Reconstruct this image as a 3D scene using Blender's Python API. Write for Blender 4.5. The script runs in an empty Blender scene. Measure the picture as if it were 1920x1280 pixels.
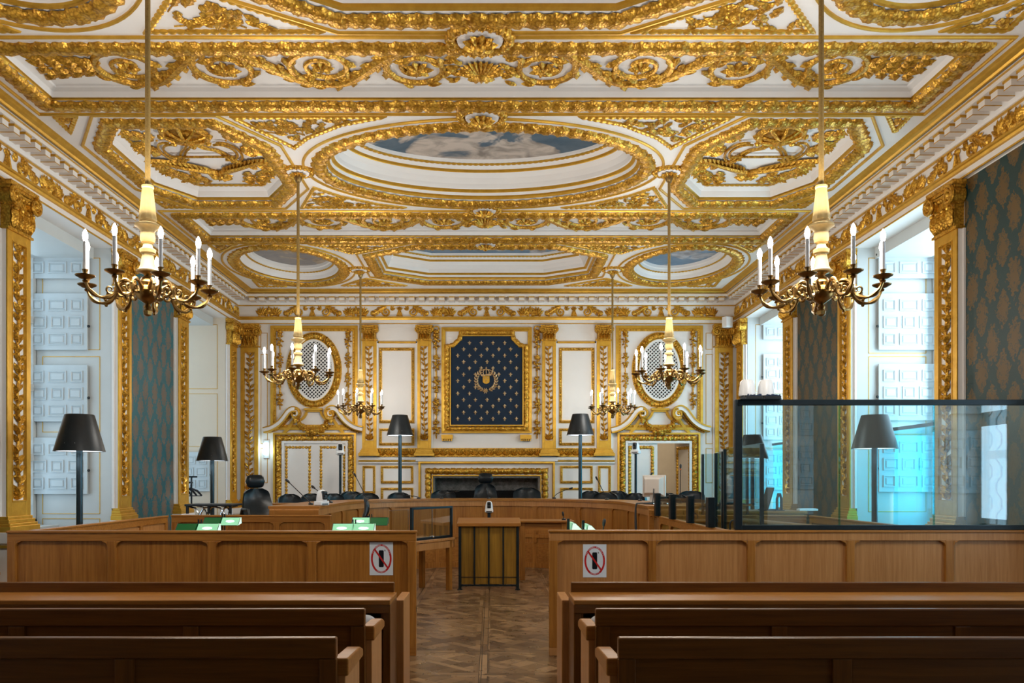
import bpy, math, random
from mathutils import Vector, Matrix
from mathutils.geometry import delaunay_2d_cdt
random.seed(7)
PI = math.pi; TAU = 2*math.pi
scn = bpy.context.scene
COL = scn.collection
F = 1550.0                      # focal length in pixels of the 1920 px frame
CX, CZ = 0.106, 1.6             # camera x and eye height
WX = 5.3                        # side walls at x = +-WX
DB = 17.5                       # back wall depth
SB = F/DB
ZC = 5.55                       # ceiling plane
def bw(px, py): return ((px-912.6)/SB, 1.6+(900-py)/SB)
def at(px, py, d): return (CX+(px-922)*d/F, d, CZ+(900-py)*d/F)

# ------------------------------------------------------------------ materials
MATS = {}
class NT:
    def __init__(s, name):
        s.m = bpy.data.materials.new(name); s.m.use_nodes = True
        s.t = s.m.node_tree; s.n = s.t.nodes; s.l = s.t.links
        s.b = s.n['Principled BSDF']; s.out = s.n['Material Output']
        MATS[name] = s.m
    def node(s, typ, **kw):
        n = s.n.new(typ)
        for k, v in kw.items():
            if k in n.inputs: n.inputs[k].default_value = v
            else: setattr(n, k, v)
        return n
    def link(s, a, b): s.l.new(a, b)
    def set(s, **kw):
        for k, v in kw.items():
            k = k.replace('_', ' ')
            s.b.inputs[k].default_value = v
    def coord(s, scale=(1,1,1), rot=(0,0,0), kind='Object'):
        c = s.node('ShaderNodeTexCoord'); mp = s.node('ShaderNodeMapping')
        mp.inputs['Scale'].default_value = scale; mp.inputs['Rotation'].default_value = rot
        s.link(c.outputs[kind], mp.inputs['Vector']); return mp.outputs['Vector']
    def noise(s, vec, scale=5, detail=4, rough=.55, dist=0):
        n = s.node('ShaderNodeTexNoise'); n.inputs['Scale'].default_value = scale
        n.inputs['Detail'].default_value = detail; n.inputs['Roughness'].default_value = rough
        n.inputs['Distortion'].default_value = dist
        if vec: s.link(vec, n.inputs['Vector'])
        return n.outputs['Fac']
    def ramp(s, fac, stops):
        r = s.node('ShaderNodeValToRGB'); e = r.color_ramp.elements
        while len(e) < len(stops): e.new(.5)
        for i, (p, c) in enumerate(stops):
            e[i].position = p; e[i].color = (*c, 1)
        s.link(fac, r.inputs['Fac']); return r.outputs['Color']
    def math(s, op, a, b=None, c=None):
        n = s.node('ShaderNodeMath', operation=op)
        for i, x in enumerate((a, b, c)):
            if x is None: continue
            if isinstance(x, (int, float)): n.inputs[i].default_value = x
            else: s.link(x, n.inputs[i])
        return n.outputs[0]
    def mix(s, fac, a, b, blend='MIX'):
        n = s.node('ShaderNodeMix', data_type='RGBA', blend_type=blend)
        for sock, x in ((n.inputs[0], fac), (n.inputs[6], a), (n.inputs[7], b)):
            if isinstance(x, (int, float)): sock.default_value = x
            elif isinstance(x, tuple): sock.default_value = (*x, 1)
            else: s.link(x, sock)
        return n.outputs[2]
    def bump(s, h, strength=.3, dist=.01):
        n = s.node('ShaderNodeBump'); n.inputs['Strength'].default_value = strength
        n.inputs['Distance'].default_value = dist
        s.link(h, n.inputs['Height']); s.link(n.outputs['Normal'], s.b.inputs['Normal'])
    def base(s, c):
        if isinstance(c, tuple): s.b.inputs['Base Color'].default_value = (*c, 1)
        else: s.link(c, s.b.inputs['Base Color'])

def simple(name, col, rough=.5, metal=0, var=.06, scale=6, spec=.5, bump=0, bscale=60):
    t = NT(name); v = t.coord()
    f = t.noise(v, scale, 3)
    c2 = tuple(max(0, x*(1-var*2)) for x in col)
    t.base(t.ramp(f, [(.3, c2), (.7, col)]))
    t.set(Roughness=rough, Metallic=metal)
    t.b.inputs['Specular IOR Level'].default_value = spec
    if bump:
        t.bump(t.noise(v, bscale, 2), bump, .004)
    return t.m
def emit(name, col, strength):
    t = NT(name); t.base(col); t.b.inputs['Emission Color'].default_value = (*col, 1)
    t.b.inputs['Emission Strength'].default_value = strength; t.m.cycles.emission_sampling = 'NONE'; return t.m

simple('white_paint', (.80, .775, .755), .42, var=.02, scale=2)
simple('ceiling_paint', (.82, .80, .79), .45, var=.02, scale=2)
simple('reveal_paint', (.58, .61, .61), .45, var=.03, scale=2)
simple('beige_paint', (.68, .58, .46), .5, var=.02, scale=2)
simple('shutter_paint', (.54, .60, .63), .4, var=.04, scale=3)
simple('low_bounce_brown', (.05, .03, .02), .5)
simple('passage_paint', (.62, .55, .44), .6, var=.03)
def gold(name, vs, bs, strength, lo, hi, rough):
    t = NT(name); v = t.coord()
    f = t.noise(v, 9, 4, .6)
    t.base(t.ramp(f, [(.25, lo), (.7, hi)]))
    t.set(Metallic=.62, Roughness=rough)
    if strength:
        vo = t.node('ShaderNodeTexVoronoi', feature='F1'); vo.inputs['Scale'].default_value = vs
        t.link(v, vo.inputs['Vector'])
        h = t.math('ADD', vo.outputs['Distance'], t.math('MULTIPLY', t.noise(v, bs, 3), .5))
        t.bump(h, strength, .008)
        cr = t.ramp(vo.outputs['Distance'], [(.0, (1, 1, 1)), (.40, (1, 1, 1)), (.70, (.50, .40, .25))])  # brown cell edges: occlusion-like shade of the carved crevices put into the colour
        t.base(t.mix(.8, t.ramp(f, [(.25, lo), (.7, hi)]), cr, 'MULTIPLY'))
    return t.m
gold('gold_flat', 40, 30, .0, (.56, .30, .030), (.72, .42, .055), .40)
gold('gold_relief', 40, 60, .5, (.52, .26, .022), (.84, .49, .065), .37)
gold('gold_thread', 60, 90, .3, (.62, .42, .22), (.80, .58, .34), .5)
simple('brass', (.36, .22, .07), .32, .95, var=.12, scale=12)
simple('dark_brass', (.30, .19, .07), .32, .95, var=.15, scale=12)
simple('cream_gilt', (.55, .40, .17), .45, .2, var=.10, scale=30)
simple('rope', (.42, .27, .08), .6, .3, var=.15, scale=90)
simple('candle_white', (.85, .87, .90), .35, var=.02)
emit('bulb_glow', (1.0, .95, .90), 28)
emit('lamp_glow', (.85, .93, 1.0), 2.6)
emit('sconce_glow', (.62, .90, 1.0), 5)
simple('black_leather', (.008, .014, .019), .30, var=.2, scale=5, spec=.32, bump=.12, bscale=14)
simple('dark_metal', (.020, .032, .040), .38, .6, var=.12)
simple('lamp_shade_metal', (.022, .027, .032), .42, .4, var=.1)
simple('pole_metal', (.05, .075, .09), .3, .8, var=.1)
simple('chrome', (.6, .65, .7), .18, 1.0, var=.05)
simple('black_plastic', (.010, .013, .016), .4, var=.1)
simple('white_plastic', (.78, .80, .82), .35, var=.02)
simple('computer_beige', (.62, .57, .52), .45, var=.03)
simple('circuit_blue', (.02, .06, .16), .4, .2, var=.4, scale=90)
simple('paper_white', (.72, .78, .84), .6, var=.03)
simple('sign_red', (.55, .012, .012), .5, var=.03)
simple('sign_black', (.006, .01, .015), .3, var=.05)
simple('orange_ring', (.7, .14, .02), .5)
simple('soot_and_shade', (.004, .004, .005), .9, var=.3)
simple('hanger_plastic', (.02, .03, .045), .4)
def stone():
    t = NT('grey_stone'); v = t.coord()
    f = t.noise(v, 14, 8, .7); t.base(t.ramp(f, [(.3, (.10, .095, .09)), (.72, (.36, .34, .32))]))
    t.set(Roughness=.75); t.bump(t.noise(v, 60, 4), .3, .01)
stone()
def wood(name, grain, lo, hi, rough=.36, sc=1.0):
    t = NT(name)
    k = {'z': (26, 26, 1.1), 'x': (1.1, 26, 26), 'y': (26, 1.1, 26)}[grain]
    v = t.coord(tuple(a*sc for a in k)); f = t.noise(v, 1.6, 5, .62, .4)
    v2 = t.coord(tuple(a*.09 for a in k)); g = t.noise(v2, 1.3, 2)
    c = t.ramp(t.math('ADD', t.math('MULTIPLY', f, .65), t.math('MULTIPLY', g, .35)), [(.33, lo), (.62, hi)])
    t.base(c); t.set(Roughness=rough); t.b.inputs['Specular IOR Level'].default_value = .4
    t.bump(f, .05, .002)
for g in 'xyz': wood('oak_'+g, g, (.235, .080, .010), (.44, .185, .034))
for g in 'xz': wood('oak_dark_'+g, g, (.095, .030, .004), (.19, .070, .010))  # bench oak, darkened in the colour to imitate the shaded foreground
wood('oak_pale', 'z', (.36, .15, .040), (.54, .26, .090))
wood('oak_olive', 'z', (.16, .08, .008), (.34, .18, .022))
wood('oak_lip', 'x', (.26, .092, .012), (.41, .170, .030))
def parquet():
    t = NT('parquet'); v = t.coord(kind='Object')
    sx = t.node('ShaderNodeSeparateXYZ'); t.link(v, sx.inputs[0])
    P = .92
    def cell(o, off):
        a = t.math('MULTIPLY_ADD', o, 1/P, off); return t.math('FRACT', a)
    a = cell(sx.outputs[0], .98); b = cell(sx.outputs[1], .60)
    ea = t.math('MINIMUM', a, t.math('SUBTRACT', 1.0, a)); eb = t.math('MINIMUM', b, t.math('SUBTRACT', 1.0, b))
    frame = t.math('LESS_THAN', t.math('MINIMUM', ea, eb), .075)
    vr = t.coord((1, 1, 1), (0, 0, PI/4))
    def brick(vec, w, h):
        n = t.node('ShaderNodeTexBrick'); t.link(vec, n.inputs['Vector'])
        n.inputs['Color1'].default_value = (.13, .070, .030, 1); n.inputs['Color2'].default_value = (.42, .26, .13, 1)
        n.inputs['Mortar'].default_value = (.05, .03, .017, 1); n.inputs['Mortar Size'].default_value = .0035
        n.inputs['Scale'].default_value = 1; n.inputs['Brick Width'].default_value = w; n.inputs['Row Height'].default_value = h
        n.inputs['Bias'].default_value = -.1
        return n.outputs['Color']
    c1 = brick(vr, .30, .10)
    vr2 = t.coord((1, 1, 1), (0, 0, -PI/4)); c2 = brick(vr2, .42, .14)
    chk = t.math('GREATER_THAN', t.math('SINE', t.math('MULTIPLY', t.math('ADD', a, b), 9.4)), 0.0)
    c = t.mix(chk, c1, c2)
    vx = t.coord((1, 1, 1)); c3 = brick(vx, .46, .07)
    vy = t.coord((1, 1, 1), (0, 0, PI/2)); c4 = brick(vy, .46, .07)
    fr = t.mix(t.math('LESS_THAN', ea, eb), c3, c4)
    c = t.mix(frame, c, fr)
    seam = t.math('LESS_THAN', t.math('MINIMUM', ea, eb), .004)
    c = t.mix(seam, c, (.03, .018, .01))
    n = t.noise(t.coord((3, 3, 3)), 3, 5); c = t.mix(.35, c, t.ramp(n, [(.3, (.5, .45, .4)), (.7, (1.15, 1.1, 1.05))]), 'MULTIPLY')
    t.base(c); t.set(Roughness=.27)
    t.link(t.math('MULTIPLY_ADD', n, .25, .18), t.b.inputs['Roughness'])
parquet()
def damask(name, ground, motif, rough=.55, lacy=.8):
    t = NT(name); v = t.coord(kind='Object')
    sx = t.node('ShaderNodeSeparateXYZ'); t.link(v, sx.inputs[0])
    nz = t.noise(v, 16, 4, .65); nz2 = t.noise(v, 7, 2, .5)
    u = t.math('ADD', sx.outputs[1], t.math('MULTIPLY', nz, .16)); w = t.math('ADD', sx.outputs[2], t.math('MULTIPLY', nz2, .16))
    a = t.math('COSINE', t.math('MULTIPLY', u, TAU/.36)); b = t.math('COSINE', t.math('MULTIPLY', w, TAU/.62))
    s = t.math('ABSOLUTE', t.math('ADD', a, b))
    a2 = t.math('COSINE', t.math('MULTIPLY', u, TAU/.09)); b2 = t.math('COSINE', t.math('MULTIPLY', w, TAU/.12))
    s2 = t.math('MULTIPLY', t.math('MULTIPLY', a2, b2), .40)
    f = t.math('ADD', s, s2)
    f = t.math('ADD', f, t.math('MULTIPLY', t.math('SUBTRACT', t.noise(v, 30, 3, .6), .5), lacy))
    f = t.math('MULTIPLY', f, .5); hf = tuple((x*2+y)/3 for x, y in zip(ground, motif))
    c = t.ramp(f, [(.31, ground), (.37, motif), (.56, motif), (.60, hf), (.66, hf), (.70, motif)])
    n2 = t.noise(t.coord((2, 2, 2)), 1.2, 3)
    c = t.mix(.35, c, t.ramp(n2, [(.3, (.6, .6, .6)), (.7, (1.2, 1.2, 1.2))]), 'MULTIPLY')
    t.base(c); t.set(Roughness=rough)
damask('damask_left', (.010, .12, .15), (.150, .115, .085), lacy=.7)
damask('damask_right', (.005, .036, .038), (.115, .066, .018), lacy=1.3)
simple('navy_velvet', (.0025, .019, .050), .8, var=.15, scale=4)
def skypaint(name, seed, lo, mid, hi):
    t = NT(name); v = t.coord((1, 1.2, 1)); 
    mp = t.node('ShaderNodeVectorMath', operation='ADD'); t.link(v, mp.inputs[0]); mp.inputs[1].default_value = (seed, seed*2, 0)
    f = t.noise(mp.outputs[0], 1.05, 7, .52, .7)
    g = t.noise(mp.outputs[0], 3.2, 4, .55, .8)
    sky = t.ramp(g, [(.3, lo), (.7, mid)])
    cl = t.ramp(g, [(.35, tuple(x*.40 for x in hi)), (.5, tuple(x*.75 for x in hi)), (.62, hi)])
    c = t.mix(t.ramp(f, [(.505, (0,0,0)), (.545, (1,1,1))]), sky, cl)
    t.base(c); t.set(Roughness=.5)
skypaint('painted_sky_blue', 3.1, (.030, .075, .125), (.08, .13, .18), (.52, .45, .40))
skypaint('painted_sky_cloud', 9.4, (.20, .20, .22), (.30, .28, .27), (.50, .40, .30))
skypaint('painted_sky_pale', 5.2, (.09, .17, .27), (.16, .24, .33), (.40, .40, .44))
def glass(name, tint, gloss=.10, rough=0.0):
    t = NT(name)
    tr = t.node('ShaderNodeBsdfTransparent'); tr.inputs['Color'].default_value = (*tint, 1)
    gl = t.node('ShaderNodeBsdfGlossy'); gl.inputs['Roughness'].default_value = rough
    gl.inputs['Color'].default_value = (.9, .97, 1, 1)
    fr = t.node('ShaderNodeFresnel'); fr.inputs['IOR'].default_value = 1.5
    mx = t.node('ShaderNodeMixShader')
    t.link(t.math('MULTIPLY_ADD', fr.outputs[0], .30, gloss), mx.inputs[0])
    t.link(tr.outputs[0], mx.inputs[1]); t.link(gl.outputs[0], mx.inputs[2])
    t.link(mx.outputs[0], t.out.inputs['Surface']); return t.m
glass('clear_glass', (.88, .95, .97), .04)
glass('dock_glass', (.80, .93, .96), .085)
glass('teal_glass', (.56, .93, 1.0), .02)
def frosted(name, col, strength):
    t = NT(name); t.base(col); t.set(Roughness=.3)
    t.b.inputs['Emission Color'].default_value = (*col, 1); t.b.inputs['Emission Strength'].default_value = strength; t.m.cycles.emission_sampling = 'NONE'
frosted('window_glass', (.62, .84, 1.0), 1.1)
frosted('window_glass_teal', (.10, .72, .88), 1.1)
def greenglass(name, lo, hi, st):
    t = NT(name); v = t.coord()
    t.base(lo); t.set(Roughness=.12); t.b.inputs['Emission Color'].default_value = (*hi, 1)
    t.b.inputs['Emission Strength'].default_value = st; t.m.cycles.emission_sampling = 'NONE'
greenglass('green_glass_dark', (.006, .11, .03), (.01, .16, .05), .18)
greenglass('green_glass_lit', (.25, .60, .36), (.34, .80, .50), .62)
emit('green_lamp_end', (.70, 1.0, .82), .85)
emit('green_lamp_bulb', (.82, 1.0, .90), 3.0)

# ------------------------------------------------------------------ mesh builder
class MB:
    def __init__(s): s.v = []; s.f = []; s.M = None
    def frame(s, O=(0,0,0), U=(1,0,0), V=(0,1,0), N=(0,0,1)):
        O, U, V, N = map(Vector, (O, U, V, N))
        s.M = Matrix(((U.x, V.x, N.x, O.x), (U.y, V.y, N.y, O.y), (U.z, V.z, N.z, O.z), (0,0,0,1))); return s
    def mat(s, M): s.M = M; return s
    def add(s, vs, fs):
        k = len(s.v)
        if s.M is None: s.v.extend(tuple(p) for p in vs)
        else:
            M = s.M; s.v.extend(tuple(M @ Vector(p)) for p in vs)
        s.f.extend(tuple(i+k for i in f) for f in fs); return s
    def box(s, x0, x1, y0, y1, z0, z1):
        vs = [(x,y,z) for z in (z0,z1) for y in (y0,y1) for x in (x0,x1)]
        return s.add(vs, [(0,2,3,1),(4,5,7,6),(0,1,5,4),(2,6,7,3),(0,4,6,2),(1,3,7,5)])
    def prism(s, poly, h0, h1, t0=1.0, cap=True):
        n = len(poly); cx = sum(p[0] for p in poly)/n; cy = sum(p[1] for p in poly)/n
        vs = [(p[0],p[1],h0) for p in poly]+[(cx+(p[0]-cx)*t0, cy+(p[1]-cy)*t0, h1) for p in poly]
        fs = [(i,(i+1)%n,n+(i+1)%n,n+i) for i in range(n)]
        if cap: fs += [tuple(range(n-1,-1,-1)), tuple(range(n,2*n))]
        return s.add(vs, fs)
    def tube(s, pts, r, seg=6, closed=False, caps=True, flat=1.0):
        pts = [Vector(p) for p in pts]; n = len(pts)
        rs = r if isinstance(r, (list, tuple)) else [r]*n
        vs = []; up = None
        for i, p in enumerate(pts):
            a = pts[(i-1)%n] if (closed or i) else p; b = pts[(i+1)%n] if (closed or i < n-1) else p
            t = (b-a)
            if t.length < 1e-9: t = Vector((0,0,1))
            t.normalize()
            if up is None:
                up = Vector((0,0,1)) if abs(t.z) < .9 else Vector((1,0,0))
            x = t.cross(up)
            if x.length < 1e-6: x = t.orthogonal()
            x.normalize(); y = x.cross(t).normalized(); up = y
            for k in range(seg):
                a_ = TAU*k/seg; vs.append(p + x*math.cos(a_)*rs[i] + y*math.sin(a_)*rs[i]*flat)
        fs = []
        for i in range(n if closed else n-1):
            j = (i+1)%n
            for k in range(seg):
                k2 = (k+1)%seg; fs.append((i*seg+k, i*seg+k2, j*seg+k2, j*seg+k))
        if caps and not closed:
            fs += [tuple(range(seg-1,-1,-1)), tuple((n-1)*seg+k for k in range(seg))]
        return s.add(vs, fs)
    def lathe(s, prof, seg=16, c=(0,0,0), flute=0, nf=0):
        vs = []; n = len(prof)
        for r, z in prof:
            for k in range(seg):
                a = TAU*k/seg; rr = r*(1+flute*math.cos(nf*a)) if flute else r
                vs.append((c[0]+rr*math.cos(a), c[1]+rr*math.sin(a), c[2]+z))
        fs = [(i*seg+k, i*seg+(k+1)%seg, (i+1)*seg+(k+1)%seg, (i+1)*seg+k) for i in range(n-1) for k in range(seg)]
        fs += [tuple(range(seg-1,-1,-1)), tuple((n-1)*seg+k for k in range(seg))]
        return s.add(vs, fs)
    def ball(s, c, r, seg=8, rings=5, hemi=False):
        if isinstance(r, (int, float)): r = (r,r,r)
        prof = []
        lo = 0 if hemi else -PI/2
        vs = []
        for i in range(rings+1):
            a = lo+(PI/2-lo)*i/rings
            for k in range(seg):
                b = TAU*k/seg
                vs.append((c[0]+r[0]*math.cos(a)*math.cos(b), c[1]+r[1]*math.cos(a)*math.sin(b), c[2]+r[2]*math.sin(a)))
        fs = [(i*seg+k, i*seg+(k+1)%seg, (i+1)*seg+(k+1)%seg, (i+1)*seg+k) for i in range(rings) for k in range(seg)]
        return s.add(vs, fs)
    def leaf(s, x, y, ang, L, W, h=.02, z0=0, bend=0.0):
        """a lobed leaf lying in the plane, ridged along its midrib"""
        ca, sa = math.cos(ang), math.sin(ang)
        st = ((0,.10,.35,.0),(.22,.85,.9,.18),(.42,.62,1.0,.16),(.58,.92,.95,.2),(.80,.45,.7,.2),(1,.0,.3,.3))
        vs = []
        for t, w, hr, he in st:
            b = bend*t*t*L; lx = t*L; 
            for sd, hh in ((-1,he),(0,hr),(1,he)):
                px, py = lx, sd*w*W*.5+b
                vs.append((x+px*ca-py*sa, y+px*sa+py*ca, z0+hh*h))
        fs = []
        for i in range(5):
            a = i*3; fs += [(a,a+1,a+4,a+3),(a+1,a+2,a+5,a+4)]
        return s.add(vs, fs)
    def plain_leaf(s, x, y, ang, L, W, h=.02, z0=0):
        ca, sa = math.cos(ang), math.sin(ang); vs = []
        for t, w, hr, he in ((0,.08,.3,0),(.3,.9,1,.15),(.65,.75,.9,.2),(1,0,.35,.35)):
            for sd, hh in ((-1,he),(0,hr),(1,he)):
                px, py = t*L, sd*w*W*.5; vs.append((x+px*ca-py*sa, y+px*sa+py*ca, z0+hh*h))
        fs = []
        for i in range(3):
            a = i*3; fs += [(a,a+1,a+4,a+3),(a+1,a+2,a+5,a+4)]
        return s.add(vs, fs)
    def sweep(s, path, prof, closed=False, step=None):
        """prof: list of (offset,height) or a function (s, total) -> list; path in the plane, offset to the left"""
        pts, ss, side = resample(path, closed, step)
        n = len(pts); tot = ss[-1]
        fn = prof if callable(prof) else (lambda a, b: prof)
        vs = []; K = 0
        for i in range(n):
            pr = fn(ss[i], tot); K = len(pr)
            for o, h in pr: vs.append((pts[i][0]+side[i][0]*o, pts[i][1]+side[i][1]*o, h))
        fs = []
        for i in range(n if closed else n-1):
            j = (i+1)%n
            for k in range(K-1): fs.append((i*K+k, i*K+k+1, j*K+k+1, j*K+k))
        if not closed:
            fs += [tuple(range(K)), tuple((n-1)*K+k for k in range(K-1,-1,-1))]
        return s.add(vs, fs)
    def build(s, name, mat, parent=None, smooth=30, bevel=0):
        me = bpy.data.meshes.new(name)
        O = Vector((0,0,0)); 
        if parent is not None: O = world_loc(parent)
        me.from_pydata([(v[0]-O.x, v[1]-O.y, v[2]-O.z) for v in s.v] if O.length else s.v, [], s.f)
        me.materials.append(MATS[mat] if isinstance(mat, str) else mat)
        if smooth:
            me.polygons.foreach_set('use_smooth', [True]*len(me.polygons))
            me.update(); me.set_sharp_from_angle(angle=math.radians(smooth))
        me.update()
        o = bpy.data.objects.new(name, me); COL.objects.link(o)
        if parent is not None: o.parent = parent
        if bevel:
            b = o.modifiers.new('edge', 'BEVEL'); b.width = bevel; b.segments = 2; b.limit_method = 'ANGLE'; b.harden_normals = False
        return o
def world_loc(o):
    v = Vector((0,0,0))
    while o is not None: v = v+o.location; o = o.parent
    return v
def resample(path, closed, step):
    P = [Vector((p[0], p[1])) for p in path]; n = len(P)
    pts = []; ss = []; acc = 0
    m = n if closed else n-1
    for i in range(m):
        a, b = P[i], P[(i+1)%n]; L = (b-a).length
        k = max(1, int(round(L/step))) if step else 1
        for j in range(k):
            pts.append(a+(b-a)*j/k); ss.append(acc+L*j/k)
        acc += L
    if not closed: pts.append(P[-1]); ss.append(acc)
    else: ss.append(acc)
    N = len(pts); side = []
    for i in range(N):
        a = pts[i-1] if (closed or i) else None; b = pts[(i+1)%N] if (closed or i < N-1) else None
        t1 = (pts[i]-a).normalized() if a is not None else None; t2 = (b-pts[i]).normalized() if b is not None else None
        if t1 is None: t1 = t2
        if t2 is None: t2 = t1
        n1 = Vector((-t1.y, t1.x)); n2 = Vector((-t2.y, t2.x)); m_ = n1+n2
        if m_.length < 1e-6: m_ = n1
        m_.normalize(); c = max(.35, m_.dot(n1)); side.append(m_/c)
    return pts, ss, side
def hsh(a, b=0): 
    x = math.sin(a*12.9898+b*78.233)*43758.5453; return x-math.floor(x)
def garland(w, h, L, seg=7, amp=.30, rib=.10, kind='leaf'):
    """cross-section of a bound leaf garland / egg moulding, swelling once every L"""
    def fn(s, tot):
        n = max(1, round(tot/L)); l = tot/n; u = s/l; f = u-math.floor(u); c = math.floor(u)
        out = []
        m = 1-amp + amp*abs(math.sin(PI*f))**.6
        for k in range(seg+1):
            v = PI*k/seg
            if kind == 'leaf': d = m*(1+rib*math.sin(3*v+4*PI*f+c)+.12*(hsh(c, k)-.5))
            elif kind == 'egg': d = m*(1+.1*math.sin(v*3))
            else: d = m
            out.append((-math.cos(v)*w*.5*d, math.sin(v)*h*d))
        return out
    return fn
def inset(poly, off):
    """offset a counter-clockwise polygon inwards by off (negative: outwards)"""
    n = len(poly); out = []
    for i in range(n):
        p0 = Vector(poly[i-1]); p1 = Vector(poly[i]); p2 = Vector(poly[(i+1)%n])
        t1 = (p1-p0).normalized(); t2 = (p2-p1).normalized()
        n1 = Vector((-t1.y, t1.x)); n2 = Vector((-t2.y, t2.x)); m = (n1+n2).normalized()
        c = max(.3, m.dot(n1)); q = p1+m*(off/c); out.append((q.x, q.y))
    return out
def ellipse(cx, cy, a, b, n=72): return [(cx+a*math.cos(TAU*i/n), cy+b*math.sin(TAU*i/n)) for i in range(n)]
def octagon(cx, cy, a, b, c, d):
    """half sizes a,b with corners cut c along x and d along y, counter-clockwise"""
    return [(cx+a,cy-b+d),(cx+a,cy+b-d),(cx+a-c,cy+b),(cx-a+c,cy+b),(cx-a,cy+b-d),(cx-a,cy-b+d),(cx-a+c,cy-b),(cx+a-c,cy-b)]
def rect(x0, x1, y0, y1): return [(x0,y0),(x1,y0),(x1,y1),(x0,y1)]
def spiral(cx, cy, R, turns, hand=1, a0=0.0, r1=.12, n=34):
    out = []
    for i in range(n):
        t = i/(n-1); r = R*(1-t)**.85*(1-r1)+R*r1; a = a0+hand*TAU*turns*t
        out.append((cx+r*math.cos(a), cy+r*math.sin(a)))
    return out

# ------------------------------------------------------------------ objects
def thing(name, label, cat, loc=(0,0,0), rz=0, group=None):
    o = bpy.data.objects.new(name, None); COL.objects.link(o); o.empty_display_size = .1
    o.location = loc; o.rotation_euler = (0,0,rz)
    tag(o, label, cat, group); return o
def tag(o, label, cat, group=None):
    o['label'] = label; o['category'] = cat; o['kind'] = 'thing'
    if group: o['group'] = group
    return o
def struct(name, label=None):
    o = bpy.data.objects.new(name, None); COL.objects.link(o); o.empty_display_size = .1
    o['kind'] = 'structure'
    return o
def copy_tree(o, parent=None, top=True):
    c = o.copy(); COL.objects.link(c)
    if not top: c.parent = parent
    for ch in list(o.children): copy_tree(ch, c, False)
    return c
def dup(o, loc, rz=None, label=None, group=None):
    c = copy_tree(o); c.location = loc
    if rz is not None: c.rotation_euler = (0,0,rz)
    if label: c['label'] = label
    if group: c['group'] = group
    return c
CHAND_W = 180
# ================================================================== ROOM SHELL
Y0 = -3.2                                   # wall behind the camera
BAYS = [(9.53, 11.77), (14.52, 16.80)]      # window embrasures seen in the photograph
BAY0 = (4.55, 6.80); BAYM = (-.45, 1.80)    # right-hand bays outside the frame, mirrored in the dock glass
EMB = 1.2                                   # depth of the embrasures
ZL = 4.90                                   # lintel height
def wood_floor():
    m = MB(); m.add([(-WX-EMB, Y0, 0), (WX+EMB, Y0, 0), (WX+EMB, DB, 0), (-WX-EMB, DB, 0)], [(0,1,2,3)])
    o = m.build('floor', 'parquet', None, 0); o['kind'] = 'structure'
wood_floor()
# dais behind the curved desk
DZ = .45
def dais():
    R = 2.22
    poly = [(-4.55,11.06),(-R,11.06),(-R,13.1)]
    poly += [(-R*math.cos(a), 13.1+R*math.sin(a)) for a in [PI*i/24 for i in range(1,24)]]
    poly += [(R,13.1),(R,11.06),(4.55,11.06),(4.55,DB-.001),(-4.55,DB-.001)]
    m = MB(); m.prism(poly[::-1], 0, DZ)
    o = m.build('trim_1', 'oak_x', None, 0); o['kind'] = 'structure'
dais()
def wall_side(sx, name):
    m = MB()
    X0, X1 = sorted((sx*WX, sx*(WX+EMB)))
    edges = [Y0]
    for a, b in ([BAYM, BAY0] if sx > 0 else [])+BAYS: edges += [a, b]
    edges += [DB-.0]
    for i in range(0, len(edges), 2): m.box(X0, X1, edges[i], edges[i+1], 0, ZC)
    for a, b in ([BAYM, BAY0] if sx > 0 else [])+BAYS: m.box(X0, X1, a, b, ZL, ZC)
    o = m.build(name, 'white_paint', None, 0); o['kind'] = 'structure'; return o
WALL_L = wall_side(-1, 'wall_left'); WALL_R = wall_side(1, 'wall_right')
def wall_back():
    m = MB(); T = .5
    # openings: right door and fireplace
    dx0, _ = bw(1172, 0); dx1, _ = bw(1298, 0); dz = bw(0, 827)[1]
    fx0, _ = bw(812, 0); fx1, _ = bw(1012, 0); fz = bw(0, 893)[1]
    A = WX+EMB
    m.box(-A, fx0, DB, DB+T, 0, ZC); m.box(fx0, fx1, DB, DB+T, fz, ZC); m.box(fx1, dx0, DB, DB+T, 0, ZC)
    m.box(dx0, dx1, DB, DB+T, dz, ZC); m.box(dx1, A, DB, DB+T, 0, ZC)
    m.box(dx0, dx1, DB, DB+T, 0, DZ); m.box(fx0, fx1, DB, DB+T, 0, DZ)
    o = m.build('wall_back', 'white_paint', None, 0); o['kind'] = 'structure'
    # the passage seen through the open door
    p = MB(); a, b = dx0-.9, dx1+.9; y0, y1 = DB+T, DB+3.2
    p.box(a-.1, a, y0, y1, DZ, 3.2); p.box(b, b+.1, y0, y1, DZ, 3.2); p.box(a, b, y1, y1+.1, DZ, 3.2); p.box(a, b, y0, y1, 3.2, 3.3); p.box(a, b, y0, y1, DZ-.1, DZ)
    o = p.build('wall_passage', 'passage_paint', None, 0); o['kind'] = 'structure'
    return o
WALL_B = wall_back()
m = MB(); m.box(-WX-EMB, WX+EMB, Y0-.2, Y0, 0, ZC)
o = m.build('wall_front', 'low_bounce_brown', None, 0); o['kind'] = 'structure'  # unseen wall, coloured dark to cut the light bounced onto the bench backs
L = bpy.data.lights.new('passage_lamp', 'POINT'); L.energy = 40; L.color = (1, .86, .68); L.shadow_soft_size = .3
lo = bpy.data.objects.new('passage_lamp', L); lo.location = (4.0, DB+1.6, 2.9); COL.objects.link(lo)

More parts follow.
